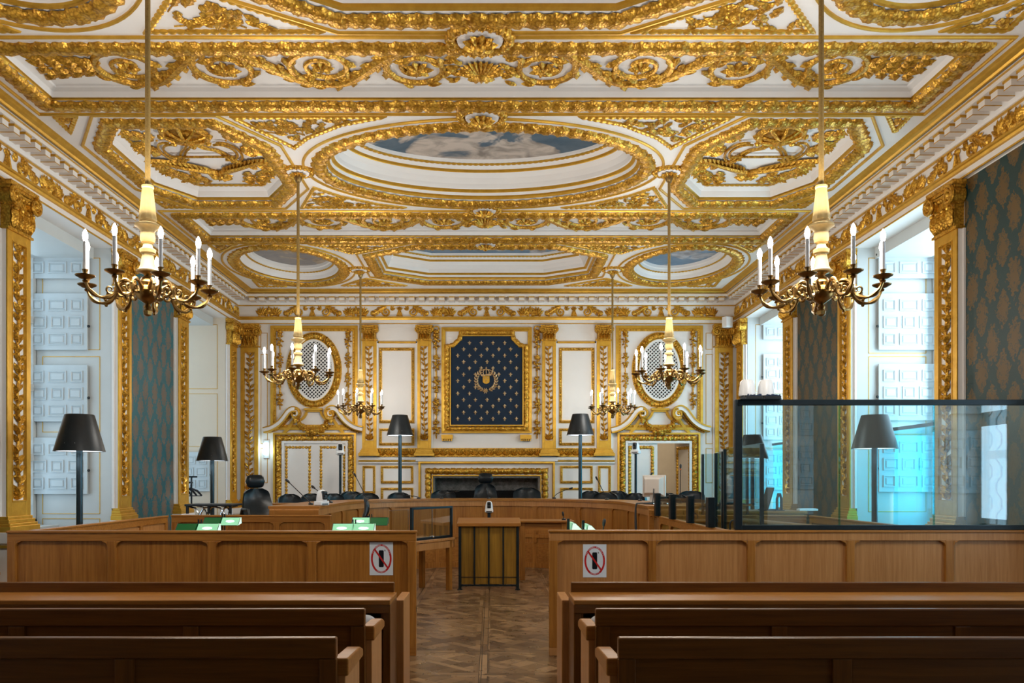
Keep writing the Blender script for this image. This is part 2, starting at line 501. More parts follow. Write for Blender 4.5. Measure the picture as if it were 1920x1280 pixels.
# ------------------------------------------------------------------ ceiling with its coffers
XC = 4.85; YC = 17.06
BAND1 = rect(-4.68, 4.68, 7.45, 8.82); BAND2 = rect(-4.68, 4.68, 12.2, 13.67)
OVAL = ellipse(0, 10.51, 2.18, 1.40, 96)
SIDE = [octagon(sx*3.55, 10.47, 1.08, 1.44, .46, .74) for sx in (-1, 1)]
BOVAL = [ellipse(sx*3.62, 15.30, 1.08, 1.44, 72) for sx in (-1, 1)]
BOCT = octagon(0, 15.22, 2.17, 1.36, .95, .60)
FOVAL = [ellipse(sx*3.62, 5.72, 1.08, 1.44, 72) for sx in (-1, 1)]
FOCT = octagon(0, 5.84, 2.17, 1.36, .95, .60)
GW = .205                                    # garland width
COFFERS = [BAND1, BAND2, OVAL]+SIDE+BOVAL+[BOCT]+FOVAL+[FOCT]
def ceiling():
    outer = rect(-WX, WX, Y0, DB)
    verts = [Vector(p) for p in outer]; faces = [[0,1,2,3]]; 
    edges = [(0,1),(1,2),(2,3),(3,0)]
    for c in COFFERS:
        k = len(verts); q = inset(c, GW*.75); verts += [Vector(p) for p in q]; n = len(q)
        edges += [(k+i, k+(i+1)%n) for i in range(n)]
    r = delaunay_2d_cdt(verts, edges, [], 0, 1e-5)
    V, Fs = r[0], r[2]
    def inside(pt, poly):
        c = False; n = len(poly)
        for i in range(n):
            a, b = poly[i-1], poly[i]
            if (a[1] > pt[1]) != (b[1] > pt[1]) and pt[0] < (b[0]-a[0])*(pt[1]-a[1])/(b[1]-a[1])+a[0]: c = not c
        return c
    holes = [inset(c, GW*.75) for c in COFFERS]
    keep = []
    for f in Fs:
        c = sum((V[i] for i in f), Vector((0,0)))/len(f)
        if not any(inside(c, h) for h in holes): keep.append(tuple(f)[::-1])
    m = MB(); m.add([(v.x, v.y, ZC) for v in V], keep)
    o = m.build('ceiling', 'ceiling_paint', None, 0); o['kind'] = 'structure'
    s = MB(); s.box(-WX-EMB, WX+EMB, Y0-.2, DB+.5, ZC+.75, ZC+.9)
    o2 = s.build('upper_floor', 'ceiling_paint', o, 0)
ceiling()

DOWN = dict(O=(0,0,ZC), U=(1,0,0), V=(0,1,0), N=(0,0,-1))
def ring_strips(poly, steps, closed=True):
    """steps: (inset, height above the ceiling plane, material); returns dict material -> MB"""
    out = {}
    prev = None
    for off, h, mat in steps:
        r = inset(poly, off)
        if prev is not None:
            mb = out.setdefault(mat, MB()); n = len(r)
            vs = [(p[0], p[1], ZC+prev[1]) for p in prev[0]]+[(p[0], p[1], ZC+h) for p in r]
            mb.add(vs, [(i, (i+1)%n, n+(i+1)%n, n+i) for i in range(n)])
        prev = (r, h)
    return out, prev
def coffer(name, label, poly, steps, fill_name, fill_mat, group='gilded ceiling coffers', outer=True, eggs=(), step=.03):
    n = len(poly); c = (sum(p[0] for p in poly)/n, sum(p[1] for p in poly)/n, ZC)
    t = thing(name, label, 'ceiling panel', c, 0, group)
    g = MB().frame(**DOWN)
    g.sweep(inset(poly, GW*.5), garland(GW, .062, .17), True, step)
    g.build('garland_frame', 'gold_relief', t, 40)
    if outer:
        q = MB().frame(**DOWN)
        prof = [(-.022,0),(-.022,.016),(-.032,.024),(-.048,.024),(-.056,.012),(-.056,0)]
        q.sweep(inset(poly, -.05), prof, True, None)
        q.build('gilt_fillet', 'gold_flat', t, 30)
    strips, last = ring_strips(poly, steps)
    for mat, mb in strips.items():
        mb.build('gilt_moulding' if 'gold' in mat else 'white_moulding', mat, t, 30)
    if fill_name:
        f = MB(); f.add([(p[0], p[1], ZC+last[1]) for p in last[0]], [tuple(range(len(last[0])-1,-1,-1))])
        f.build(fill_name, fill_mat, t, 0)
    for off, h, w, L in eggs:
        e = MB().frame((0,0,ZC+h), (1,0,0), (0,1,0), (0,0,-1))
        e.sweep(inset(poly, off), garland(w, w*.55, L, 5, .5, 0, 'egg'), True, L/5)
        e.build('egg_moulding', 'gold_flat', t, 40)
    return t
W, G = 'ceiling_paint', 'gold_flat'
g0 = GW*.75
DEEP = [(g0, 0, W), (g0+.05, .02, W), (g0+.055, .05, G), (g0+.085, .065, G), (g0+.10, .10, W), (g0+.105, .11, G), (g0+.14, .135, G),
        (g0+.15, .15, W), (g0+.165, .20, W), (g0+.20, .27, W), (g0+.25, .325, W), (g0+.255, .335, G), (g0+.29, .355, G), (g0+.30, .37, W), (g0+.32, .385, W),
        (g0+.33, .39, W), (g0+.40, .415, W), (g0+.41, .45, W)]
MID = [(g0, 0, W), (g0+.03, .02, W), (g0+.035, .04, G), (g0+.06, .055, G), (g0+.07, .07, W), (g0+.09, .12, W), (g0+.13, .17, W), (g0+.17, .185, W), (g0+.18, .235, W), (g0+.20, .25, W), (g0+.21, .30, W)]
SHAL = [(g0, 0, W), (g0+.035, .012, W), (g0+.04, .024, G), (g0+.058, .034, G), (g0+.064, .044, W), (g0+.08, .085, W), (g0+.13, .105, W), (g0+.14, .12, W)]
OCT = [(g0, 0, W), (g0+.03, .02, W), (g0+.035, .04, G), (g0+.06, .055, G), (g0+.07, .07, W), (g0+.09, .13, W), (g0+.14, .17, W), (g0+.15, .20, W)]
c_oval = coffer('ceiling_coffer', 'large central oval ceiling coffer with a painted blue cloudy sky', OVAL, DEEP, 'sky_painting', 'painted_sky_blue', eggs=[(g0+.365, .405, .05, .075)])
c_boct = coffer('ceiling_coffer', 'long eight-sided sky coffer at the far end of the ceiling', BOCT, DEEP, 'sky_painting', 'painted_sky_pale', eggs=[(g0+.365, .405, .05, .075)])
for sx, nm, mt in ((-1, 'left', 'painted_sky_cloud'), (1, 'right', 'painted_sky_pale')):
    coffer('ceiling_coffer', f'small oval coffer with painted clouds at the far {nm} corner of the ceiling', BOVAL[(sx+1)//2], MID, 'sky_painting', mt, eggs=[(g0+.15, .185, .045, .07)])
    coffer('ceiling_coffer', f'oval coffer cut off by the top edge at the {nm} nearest corner', FOVAL[(sx+1)//2], MID, 'sky_painting', mt)
coffer('ceiling_coffer', 'nearest wide eight-sided coffer cut off by the top edge of the photo', FOCT, DEEP, 'sky_painting', 'painted_sky_pale')
c_b1 = coffer('ceiling_coffer', 'nearest long cross-beam coffer of gilded spirals on white', BAND1, SHAL, 'panel', W)
c_b2 = coffer('ceiling_coffer', 'farther long cross-beam coffer of gilded spirals beyond the central oval', BAND2, SHAL, 'panel', W)
c_sd = [coffer('ceiling_coffer', f'eight-sided coffer of gilded palms and crown {s} of the central oval', SIDE[i], OCT, 'panel', W, eggs=[(g0+.165, .19, .045, .07)]) for i, s in ((0, 'left'), (1, 'right'))]

# scrollwork of the two cross-beam coffers
def rinceaux(t, x1, yc, hh, z, amp):
    m = MB().frame((0,0,z), (1,0,0), (0,1,0), (0,0,-1))
    R = hh*.98
    xs = [.62, 1.56, 2.52, 3.46]
    for sx in (-1, 1):
        for i, x in enumerate(xs):
            up = 1 if i % 2 == 0 else -1
            sp = spiral(sx*x, yc+.02*up, R*.92, 1.9, sx*up, -PI/2*up if True else 0, .10, 44)
            n = len(sp)
            m.tube([(p[0], p[1], .012) for p in sp], [.042*(1-.6*k/n) for k in range(n)], 6, flat=.9)
            # acanthus along the outer turn
            for k in range(0, 26, 3):
                p = sp[k]; q = sp[k+1]; a = math.atan2(q[1]-p[1], q[0]-p[0])
                m.leaf(p[0], p[1], a+.5*sx*up*-1, .17, .10, .05, .01)
                if k % 2 == 0: m.leaf(p[0], p[1], a+.4*sx*up, .13, .07, .04, .01)
            # rosette in the eye
            for k in range(7): m.leaf(sx*x, yc+.02*up, TAU*k/7+i, .12 if i % 2 else .16, .08, .05, .01)
            m.ball((sx*x, yc+.02*up, .02), (.035,.035,.04), 6, 3, True)
            # S-stem to the next spiral
            if i < 3:
                x2 = xs[i+1]; pts = []
                for k in range(15):
                    u = k/14; pts.append((sx*(x+(x2-x)*u), yc-up*R*.92*math.cos(PI*u), .014))
                m.tube(pts, [.028+.03*math.sin(PI*k/14) for k in range(15)], 6, flat=.9)
                for k in range(2, 13, 2):
                    p, q = pts[k], pts[k+1]; a = math.atan2(q[1]-p[1], q[0]-p[0])
                    m.leaf(p[0], p[1], a+.7, .17, .10, .045, .01); m.leaf(p[0], p[1], a-.7, .17, .10, .045, .01)
        # oak sprays at the ends
        for j in range(-1, 2):
            a = j*.5; bx, by = sx*3.82, yc-.02+j*.08
            pts = [(bx+sx*d*math.cos(a*.6), by+d*math.sin(a*.6)*.5, .012) for d in (0,.15,.3,.45)]
            m.tube(pts, [.016,.013,.01,.006], 5)
            for k, p in enumerate(pts):
                for sd in (-1, 1):
                    aa = (0 if sx > 0 else PI)+sd*.8+a*.4
                    m.leaf(p[0], p[1], aa, .19, .13, .04, .005)
        for k in range(9):
            m.leaf(sx*(.18+.03*(k%3)), yc+(k-4)*.07, (0 if sx > 0 else PI)+(hsh(k, 3)-.5)*1.6, .15, .08, .035, .005)
    # central mask with fan of leaves
    for k in range(13):
        a = -PI/2-1.5+3.0*k/12; m.leaf(0, yc+.10, a, .26, .09, .06, .01)
    for k in range(5): m.leaf(0, yc+.1, PI/2-.9+.45*k, .18, .09, .07, .01)
    m.ball((0, yc+.12, .01), (.09,.10,.08), 8, 4, True)
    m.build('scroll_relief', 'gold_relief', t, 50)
ins = g0+.14
rinceaux(c_b1, 4.3, (7.45+8.82)/2, (8.82-7.45)/2-ins, ZC+.12, 1)
rinceaux(c_b2, 4.3, (12.2+13.67)/2, (13.67-12.2)/2-ins, ZC+.12, 1)

# palms, crown and interlace in the two side octagons
def octo_relief(t, cx, cy, z):
    m = MB().frame((cx, cy, z), (1,0,0), (0,1,0), (0,0,-1))
    # crown: a bowl with arches, on the near side
    m.lathe([(.19,.01),(.27,.01),(.30,.03),(.29,.06),(.25,.075),(.21,.05),(.20,.035)], 24, (0,-.62,0)); m.ball((0,-.62,.02), (.075,.075,.06), 8, 4, True)
    for k in range(8):
        a = TAU*k/8; m.ball((.29*math.cos(a), -.62+.29*math.sin(a), .05), .045, 6, 3, True)
    for k in range(8):
        a = TAU*k/8; m.tube([(.27*math.cos(a)*(1-u), -.62+.27*math.sin(a)*(1-u), .04+.07*math.sin(u*PI*.6)) for u in (0,.25,.5,.75,.95)], .022, 5)
    # interlaced letters as plain looping straps
    for sx in (-1, 1):
        for off in (0, .055):
            m.tube([(sx*(.06+.36*u)-off*sx, -.38+.62*u, .03+.02*math.sin(u*9)) for u in [k/10 for k in range(11)]], .017, 5)
            pts = [(sx*(.42-off)+sx*.16*math.cos(a)-sx*.08, -.08+(.30-off)*math.sin(a), .035) for a in [-1.9+3.8*k/16 for k in range(17)]]
            m.tube(pts, .016, 5)
        m.tube([(sx*u*.4, .02, .05) for u in (0,.5,1)], .016, 5)
        # two long feathered palms
        pts = []
        for k in range(14):
            u = k/13; pts.append((sx*(.02+.74*u), .62-.30*math.sin(u*1.7)-.12*u, .02+.05*math.sin(PI*u)))
        m.tube(pts, [.035*(1-.75*k/13)+.006 for k in range(14)], 6)
        for k in range(1, 14):
            p, q = pts[k-1], pts[k]; a = math.atan2(q[1]-p[1], q[0]-p[0])
            ln = .20*(1-.45*k/13)
            m.plain_leaf(q[0], q[1], a+.55, ln, .06, .05, .015); m.plain_leaf(q[0], q[1], a-.55, ln, .06, .05, .015)
        # leafy branches all round
        for (bx, by, a0, ln) in ((.30,.78,-.1,.5),(.25,.92,.15,.45),(.45,.35,.2,.4),(.52,-.05,-.2,.32),(.45,-.45,-.5,.34),(.58,-.25,.3,.28),(.36,-.85,-.1,.3),(.58,.58,.5,.25)):
            pts = [(sx*(bx+ln*u*math.cos(a0)), by+ln*u*math.sin(a0), .012) for u in (0,.33,.66,1)]
            m.tube(pts, [.013,.011,.009,.006], 5)
            for k, p in enumerate(pts):
                for sd in (-1, 1):
                    a = a0+sd*(.9-.15*k); a = a if sx > 0 else PI-a
                    m.leaf(p[0], p[1], a, .20, .14, .045, .006)
                    m.ball((p[0]+.03*sd, p[1]+.04, .015), .016, 5, 3, True)
    for k in range(9):
        a = TAU*k/9; m.leaf(.0, .70, a, .17, .10, .07, .02)
    m.ball((0, .70, .03), (.07,.07,.07), 7, 4, True)
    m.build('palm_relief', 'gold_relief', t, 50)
for i in (0, 1): octo_relief(c_sd[i], (-3.55, 3.55)[i], 10.47, ZC+.20)

# triangular spandrels between the coffers
def spandrel(label, pts, leaves=26, seed=1):
    a2 = sum(pts[i-1][0]*pts[i][1]-pts[i][0]*pts[i-1][1] for i in range(len(pts)))
    if a2 < 0: pts = pts[::-1]
    c = (sum(p[0] for p in pts)/len(pts), sum(p[1] for p in pts)/len(pts), ZC)
    t = thing('ceiling_spandrel', label, 'ceiling ornament', c, 0, 'gilded spandrels between the coffers')
    e = MB().frame(**DOWN)
    e.sweep(inset(pts, .03), garland(.06, .035, .075, 5, .5, 0, 'egg'), True, .018)
    e.build('egg_moulding', 'gold_flat', t, 40)
    m = MB().frame(**DOWN)
    ip = inset(pts, .075)
    rnd = random.Random(seed); xs = [p[0] for p in ip]; ys = [p[1] for p in ip]
    def ins(q):
        n = len(ip); c = False
        for i in range(n):
            a, b = ip[i-1], ip[i]
            if (a[1] > q[1]) != (b[1] > q[1]) and q[0] < (b[0]-a[0])*(q[1]-a[1])/(b[1]-a[1])+a[0]: c = not c
        return c
    k = 0; tries = 0
    while k < leaves*1.4 and tries < 2500:
        tries += 1
        q = (rnd.uniform(min(xs), max(xs)), rnd.uniform(min(ys), max(ys)))
        a = rnd.uniform(0, TAU); L = rnd.uniform(.12, .19)
        if ins(q) and ins((q[0]+.7*L*math.cos(a), q[1]+.7*L*math.sin(a))):
            m.leaf(q[0], q[1], a, L, L*.6, .03, .004); k += 1
            if k % 4 == 0: m.tube([(q[0], q[1], .01), (q[0]-.1*math.cos(a), q[1]-.1*math.sin(a), .01)], .008, 4)
    if k: m.build('leaf_relief', 'gold_relief', t, 50)
    return t
def arc_tri(cx, cy, a, b, th0, th1, n=9):
    return [(cx+a*math.cos(th0+(th1-th0)*i/n), cy+b*math.sin(th0+(th1-th0)*i/n)) for i in range(n+1)]
for sx, s in ((-1, 'left'), (1, 'right')):
    def mir(P): return [(sx*x, y) for x, y in P]
    spandrel(f'long gilded triangle on the near {s} side of the central oval', mir([(.98, 8.96), (2.76, 8.96), (2.24, 9.86)]+[(2.0, 9.55), (1.55, 9.20)]), 34, 3)
    spandrel(f'long gilded triangle on the far {s} side of the central oval', mir([(1.06, 11.98), (2.68, 11.98), (2.30, 11.10), (1.98, 11.46), (1.5, 11.80)]), 30, 4)
    spandrel(f'tiny gilded triangle in the near outer corner of the {s} palm coffer', mir([(4.66, 8.92), (4.34, 8.92), (4.70, 9.45)]), 2, 5)
    spandrel(f'tiny gilded triangle in the far outer corner of the {s} palm coffer', mir([(4.64, 11.97), (4.20, 11.97), (4.68, 11.45)]), 2, 6)
    spandrel(f'gilded triangle between the far {s} oval coffer and the farther cross-beam', mir([(1.35, 13.80), (2.98, 13.80), (2.52, 14.2), (2.36, 14.42)]), 26, 7)
    spandrel(f'small gilded triangle at the outer near corner of the far {s} oval', mir([(4.66, 13.78), (4.10, 13.78), (4.62, 14.35)]), 4, 8)
    spandrel(f'gilded triangle between the far {s} oval coffer and the back cornice', mir([(1.55, 16.78), (2.98, 16.78), (2.50, 16.25), (2.34, 16.12)]), 22, 9)
    spandrel(f'small gilded triangle at the outer far corner of the far {s} oval', mir([(4.66, 16.84), (4.05, 16.84), (4.62, 16.2)]), 4, 10)
    spandrel(f'large gilded triangle at the top edge of the photo, {s} of the nearest coffer', mir([(1.30, 7.30), (2.98, 7.30), (2.52, 6.70), (2.36, 6.55)]), 30, 11)
    spandrel(f'gilded triangle in the nearest {s} top corner of the photo', mir([(4.66, 7.28), (4.02, 7.28), (4.62, 6.6)]), 6, 12)

# carved medallions on the ceiling axis and over the chandeliers
def medallion(label, x, y, r):
    t = thing('ceiling_medallion', label, 'ceiling ornament', (x, y, ZC), 0, 'carved medallions on the ceiling')
    m = MB().frame((x, y, ZC), (1,0,0), (0,1,0), (0,0,-1))
    m.sweep(ellipse(0, 0, r, r*.82, 40), garland(.36*r, .25*r, .3*r, 7), True, .04*r)
    m.build('wreath', 'gold_relief', t, 45)
    q = MB().frame((x, y, ZC), (1,0,0), (0,1,0), (0,0,-1))
    q.lathe([(.01,.0),(r*.80,.0),(r*.75,.04),(r*.01,.05)], 24)
    q.build('disc', 'ceiling_paint', t, 30)
    q = MB().frame((x, y, ZC), (1,0,0), (0,1,0), (0,0,-1))
    for k in range(9): q.leaf(0, 0, TAU*k/9, r*.62, r*.34, r*.28, .045)
    q.ball((0, 0, .05), (r*.26, r*.26, r*.4), 9, 4, True)
    for k in range(10):
        a = TAU*k/10; q.ball((r*.26*math.cos(a), r*.26*math.sin(a), .06), r*.11, 6, 3, True)
    q.build('rosette', 'gold_relief', t, 45)
for lab, x, y, r in (('largest carved medallion, topmost on the ceiling axis', 0, 7.38, .27), ('carved medallion between nearest cross-beam and central oval', 0, 8.95, .24),
                     ('carved medallion between central oval and farther cross-beam', 0, 12.05, .22), ('smallest carved medallion before the far eight-sided coffer', 0, 13.78, .22)):
    medallion(lab, x, y, r)
for sx, s in ((-1, 'left'), (1, 'right')):
    medallion(f'carved rosette from which the middle {s} chandelier hangs', sx*2.37, 10.55, .19)
    medallion(f'carved rosette from which the farthest {s} chandelier hangs', sx*2.37, 15.45, .19)

# ------------------------------------------------------------------ entablature on the three walls
FRZ_Z0, FRZ_Z1 = 5.05, 5.28
def entablature(n, O, U, N, length, clips, lead):
    """O: point on the wall at floor level where the run starts; U along the wall, N into the room"""
    t = struct(f'trim_{n}'); t.location = O
    def run(name, mat, prof, e0, e1, smooth=30):
        # prof: (p out of wall, z); mitred ends: along-coordinate = e0*p .. length - e1*p
        vs = []; K = len(prof)
        mm = MB().frame(O, U, (0,0,1), N)
        for p, z in prof: vs.append((e0*p, z, p))
        for p, z in prof: vs.append((length-e1*p, z, p))
        mm.add(vs, [(k, k+1, K+k+1, K+k) for k in range(K-1)])
        return mm.build(name, mat, t, smooth)
    e0, e1 = clips
    run('white_architrave', 'white_paint', [(0,4.90),(.05,4.90),(.05,4.915),(.05,4.98)], e0, e1)
    run('gilt_fillet', 'gold_flat', [(.05,4.893),(.062,4.893),(.062,4.912),(.05,4.912)], e0, e1)
    run('gilt_band', 'gold_flat', [(.05,4.98),(.075,4.985),(.085,5.01),(.10,5.02),(.10,5.045),(.04,5.055)], e0, e1)
    run('frieze_ground', 'white_paint', [(.04,5.05),(.04,5.28)], e0, e1)
    run('gilt_fillet', 'gold_flat', [(.04,5.275),(.065,5.275),(.065,5.292),(.05,5.292)], e0, e1)
    run('white_bed_moulding', 'white_paint', [(.05,5.29),(.08,5.295),(.10,5.33),(.10,5.44)], e0, e1)
    run('white_corona', 'white_paint', [(.10,5.43),(.30,5.43),(.30,5.475),(.335,5.48)], e0, e1)
    run('gilt_fillet', 'gold_flat', [(.30,5.472),(.325,5.472),(.325,5.484),(.30,5.484)], e0, e1)
    run('gilt_crown', 'gold_flat', [(.335,5.49),(.36,5.492),(.375,5.51),(.41,5.52),(.425,5.535),(.45,5.545),(.46,5.555)], e0, e1)
    mo = MB().frame(O, U, (0,0,1), N); gl = MB().frame(O, U, (0,0,1), N)
    P = .207; a = .40 if e0 else lead; b = length-(.40 if e1 else 0); k = int((b-a)/P)
    for i in range(k+1):
        x = a+(b-a)*i/k
        mo.box(x-.055, x+.055, 5.335, 5.43, .10, .27)
        gl.box(x-.062, x+.062, 5.405, 5.432, .10, .282)
        gl.box(x-.057, x+.057, 5.336, 5.344, .10, .274)
        gl.ball((x+P/2, 5.43, .2), (.03,.012,.03), 6, 3)
    mo.build('modillions', 'white_paint', t, 0); gl.build('modillion_gilding', 'gold_flat', t, 30)
    # scrolled frieze
    fr = MB().frame(O, U, (0,0,1), N); zc = (FRZ_Z0+FRZ_Z1)/2; H = .105; z0 = .04
    PP = 1.84
    c0 = length/2 if e0 and e1 else length-1.0
    ks = range(-int(c0/PP)-1, int((length-c0)/PP)+2)
    lo, hi = .05, length-.05
    def ok(x): return lo < x < hi
    for k in ks:
        cx = c0+k*PP
        if ok(cx):                             # fan-shaped cone
            fr.prism([(cx-.07,zc-H),(cx+.07,zc-H),(cx+.022,zc+.03),(cx-.022,zc+.03)], z0, z0+.025)
            for j in range(5): fr.plain_leaf(cx, zc+.02, PI/2-.9+.45*j, .09, .045, .03, z0)
            for j in range(-2, 3): fr.tube([(cx+j*.004, zc+.02, z0+.03), (cx+j*.022, zc-H+.005, z0+.026)], .006, 4)
        fx = cx+PP/2
        if ok(fx):                             # lily with side leaves
            fr.plain_leaf(fx, zc-.07, PI/2, .185, .12, .045, z0)
            for s in (-1, 1):
                fr.tube([(fx+s*(.02+.055*math.sin(u*2.6)), zc-.05+.10*u, z0+.015) for u in [j/7 for j in range(8)]], [.026-.012*j/7 for j in range(8)], 5)
                fr.ball((fx+s*.06, zc-.07, z0), .042, 6, 3, True)
                fr.tube([(fx+s*(.02+.2*u), zc-.095+.02*math.sin(u*3), z0+.01) for u in (0,.3,.6,1)], .022, 5)
                for j in range(5): fr.plain_leaf(fx+s*.15, zc-.09, PI/2-s*(-.55+.36*j), .205-.008*j, .085, .045, z0)
            fr.box(fx-.05, fx+.05, zc-.03, zc-.012, z0, z0+.04)
        for s in (-1, 1):
            sx_ = cx+s*.28
            if ok(sx_-.15) and ok(sx_+.15):
                sp = spiral(sx_, zc-.015, .098, 1.5, -s, PI/2*1.0, .15, 22)
                fr.tube([(p[0], p[1], z0+.012) for p in sp], [.027-.012*j/21 for j in range(22)], 5)
                fr.ball((sx_, zc-.02, z0), .026, 6, 3, True)
                arc = [(sx_+s*(.0+.28*u), zc+.085*math.cos(u*2.4)+.0, z0+.012) for u in [j/9 for j in range(10)]]
                fr.tube(arc, [.034-.012*j/9 for j in range(10)], 5)
                for j in range(1, 9, 2):
                    p, q = arc[j], arc[j+1] if j < 9 else arc[j]; a_ = math.atan2(q[1]-p[1], q[0]-p[0])
                    fr.plain_leaf(p[0], p[1], a_+.6, .12, .06, .035, z0+.005); fr.plain_leaf(p[0], p[1], a_-.6, .12, .06, .03, z0+.005)
                fr.ball((sx_+s*.29, zc-.04, z0), (.055,.06,.04), 7, 3, True)
                for j in range(3): fr.plain_leaf(sx_-s*.10, zc+.02, PI/2+s*(.1+.5*j), .11, .055, .03, z0)
    fr.build('scroll_frieze', 'gold_relief', t, 45)
    return t
entablature(2, (-WX, Y0, 0), (0,1,0), (1,0,0), DB-Y0, (0, 1), 9.0)
entablature(3, (-WX, DB, 0), (1,0,0), (0,-1,0), 2*WX, (1, 1), 0)
entablature(4, (WX, Y0, 0), (0,1,0), (-1,0,0), DB-Y0, (0, 1), 9.0)

# ------------------------------------------------------------------ windows, embrasures, shutters
def window(n, sx, a, b, teal):
    X = sx*(WX+EMB-.08)
    t = struct(f'window_{n}'); t.location = (X, (a+b)/2, 1.0)
    fr = MB()
    def bx(y0, y1, z0, z1, d=.05): fr.box(X-d, X+d, y0, y1, z0, z1)
    bx(a, a+.10, .95, ZL); bx(b-.10, b, .95, ZL); bx(a, b, .95, 1.05); bx(a, b, ZL-.12, ZL); bx((a+b)/2-.06, (a+b)/2+.06, 1.0, ZL, .06)
    for z in (1.92, 2.90, 3.86): bx(a, b, z-.05, z+.05, .055)
    fr.build('window_frame', 'reveal_paint', t, 0)
    gp = MB(); zz = 2.33 if teal else 1.0
    gp.box(X+sx*.0-.006, X+.006, a+.05, b-.05, zz, ZL-.05); gp.build('window_pane', 'window_glass', t, 0)
    if teal:
        g2 = MB(); g2.box(X-.006, X+.006, a+.05, b-.05, 1.0, zz); g2.build('window_pane', 'window_glass_teal', t, 0)
    ld = MB()                                   # leaded lights: hexagonal cames
    y = a+.1
    while y < b-.1:
        z = 1.05; zig = 0
        pts = []
        while z < ZL-.1:
            pts.append((X-sx*.012, y+(.05 if zig % 2 else -.05), z)); pts.append((X-sx*.012, y+(.05 if zig % 2 else -.05), z+.12)); z += .2; zig += 1
        ld.tube(pts, .007, 4); y += .2
    ld.build('lead_cames', 'dark_metal', t, 0)
    si = MB(); si.box(*sorted((sx*(WX+.75), sx*(WX+EMB))), a, b, .90, .97); si.build('window_sill', 'reveal_paint', t, 0, .01)
    # dado under the sill
    dd = MB(); dd.box(*sorted((sx*(WX+.85), sx*(WX+EMB))), a, b, 0, .90); dd.build('sill_wall', 'reveal_paint', t, 0)
    # panelled far reveal with gilt lines, a painted skin just in front of the wall end
    rv = MB(); x0, x1 = sorted((sx*(WX+.0), sx*(WX+EMB-.14))); rv.box(x0, x1, b-.02, b, 0, ZL)
    rv.build('reveal_panel', 'beige_paint' if (sx < 0 and n == 2) else 'reveal_paint', t, 0)
    ln = MB()
    for z0, z1 in (((.62,1.05),(1.12,2.15),(2.28,3.35),(3.45,4.75)) if sx < 0 else ((1.15,2.2),(2.25,3.35),(3.4,4.75))):
        xi, xo = sx*(WX+.16), sx*(WX+EMB-.22)
        u0, u1 = sorted((xi, xo))
        for p, q, r_, s_ in ((u0,u1,z0,z0+.008),(u0,u1,z1,z1+.008),(u0,u0+.008,z0,z1),(u1-.008,u1,z0,z1)): ln.box(p, q, b-.026, b-.02, r_, s_)
    ln.build('gilt_line', 'gold_flat', t, 0)
    hd = MB(); hd.box(*sorted((sx*(WX+.25), sx*(WX+EMB))), a, b, ZL-.16, ZL-.001); hd.build('head_board', 'reveal_paint', t, 0)
    return t
WN = {}
k = 1
for sx in (-1, 1):
    for (a, b) in BAYS:
        WN[(sx, a)] = window(k, sx, a, b, sx > 0); k += 1
for b_ in (BAY0, BAYM):
    window(k, 1, b_[0], b_[1], False); k += 1

def shutter_proto():
    w, h = .84, .80
    t = thing('window_shutter', 'x', 'shutter', (0,0,0))
    b = MB(); b.box(-w/2, w/2, -.018, .018, 0, h); b.build('shutter_board', 'shutter_paint', t, 0, .004)
    f = MB()
    rows = [(.07,.235), (.305,.48), (.55,.715)]
    cols = [[(-.36,-.19),(-.13,.13),(.19,.36)], [(-.36,-.15),(-.09,.09),(.15,.36)], [(-.36,-.19),(-.13,.13),(.19,.36)]]
    for (z0, z1), cc in zip(rows, cols):
        for x0, x1 in cc:
            f.frame((0,-.018,0), (1,0,0), (0,0,1), (0,-1,0))
            f.sweep(rect(x0, x1, z0, z1), [(0,0),(.0,.014),(.012,.016),(.022,.004),(.024,0)], True)
            q = rect(x0+.035, x1-.035, z0+.035, z1-.035); f.prism(q, 0, .012, .86)
    f.build('raised_panels', 'shutter_paint', t, 20)
    hg = MB()
    for z in (.12, .62): hg.box(-w/2-.02, -w/2+.012, -.028, -.002, z, z+.10)
    hg.build('hinge', 'dark_metal', t, 0)
    kn = MB(); kn.ball((w/2+.02, -.01, h*.42), .02, 8, 5); kn.tube([(w/2-.02,-.01,h*.42),(w/2+.02,-.01,h*.42)], .007, 5); kn.build('latch_knob', 'black_plastic', t, 40)
    return t
SH = shutter_proto(); first = True
POS = ('topmost', 'second from the top', 'third from the top', 'lowest')
for sx, side in ((-1, 'left'), (1, 'right')):
    for bi, (a, b) in enumerate(BAYS):
        zs = [3.86, 2.88, 1.90, .92][::1]
        zz = [(3.68, 0), (2.66, 1), (1.64, 2), (.63, 3)]
        zlist = [(900-522, 0), (900-656, 1), (900-790, 2), (900-926, 3)]
        for py, i in zlist:
            d = b-.05
            z = CZ+py*11.7/F
            if sx < 0 and bi == 1 and i < 3: continue
            if sx < 0 and bi == 1: z = CZ+(900-921)*16.75/F
            if sx > 0 and bi == 1: z = CZ+(900-(636, 737, 824, 918)[i])*16.7/F
            if sx > 0 and bi == 0: z = CZ+(900-(522, 656, 788, 922)[i])*11.7/F
            cx = sx*(WX+.70) if bi == 0 else sx*(WX+.72)
            if sx < 0 and bi == 0: cx = -(WX+.735)
            lab = f'{POS[i]} pale panelled shutter in the {"nearer" if bi == 0 else "farther"} {side} window bay'
            if sx < 0 and bi == 1: lab = 'single pale panelled shutter behind the coat rack, far left window bay'
            if first: o = SH; o.location = (cx, d-.015, z); o['label'] = lab; o['group'] = 'panelled window shutters'; first = False
            else: o = dup(SH, (cx, d-.015, z), None, lab, 'panelled window shutters')
            if sx > 0: o.scale = (-1, 1, 1)

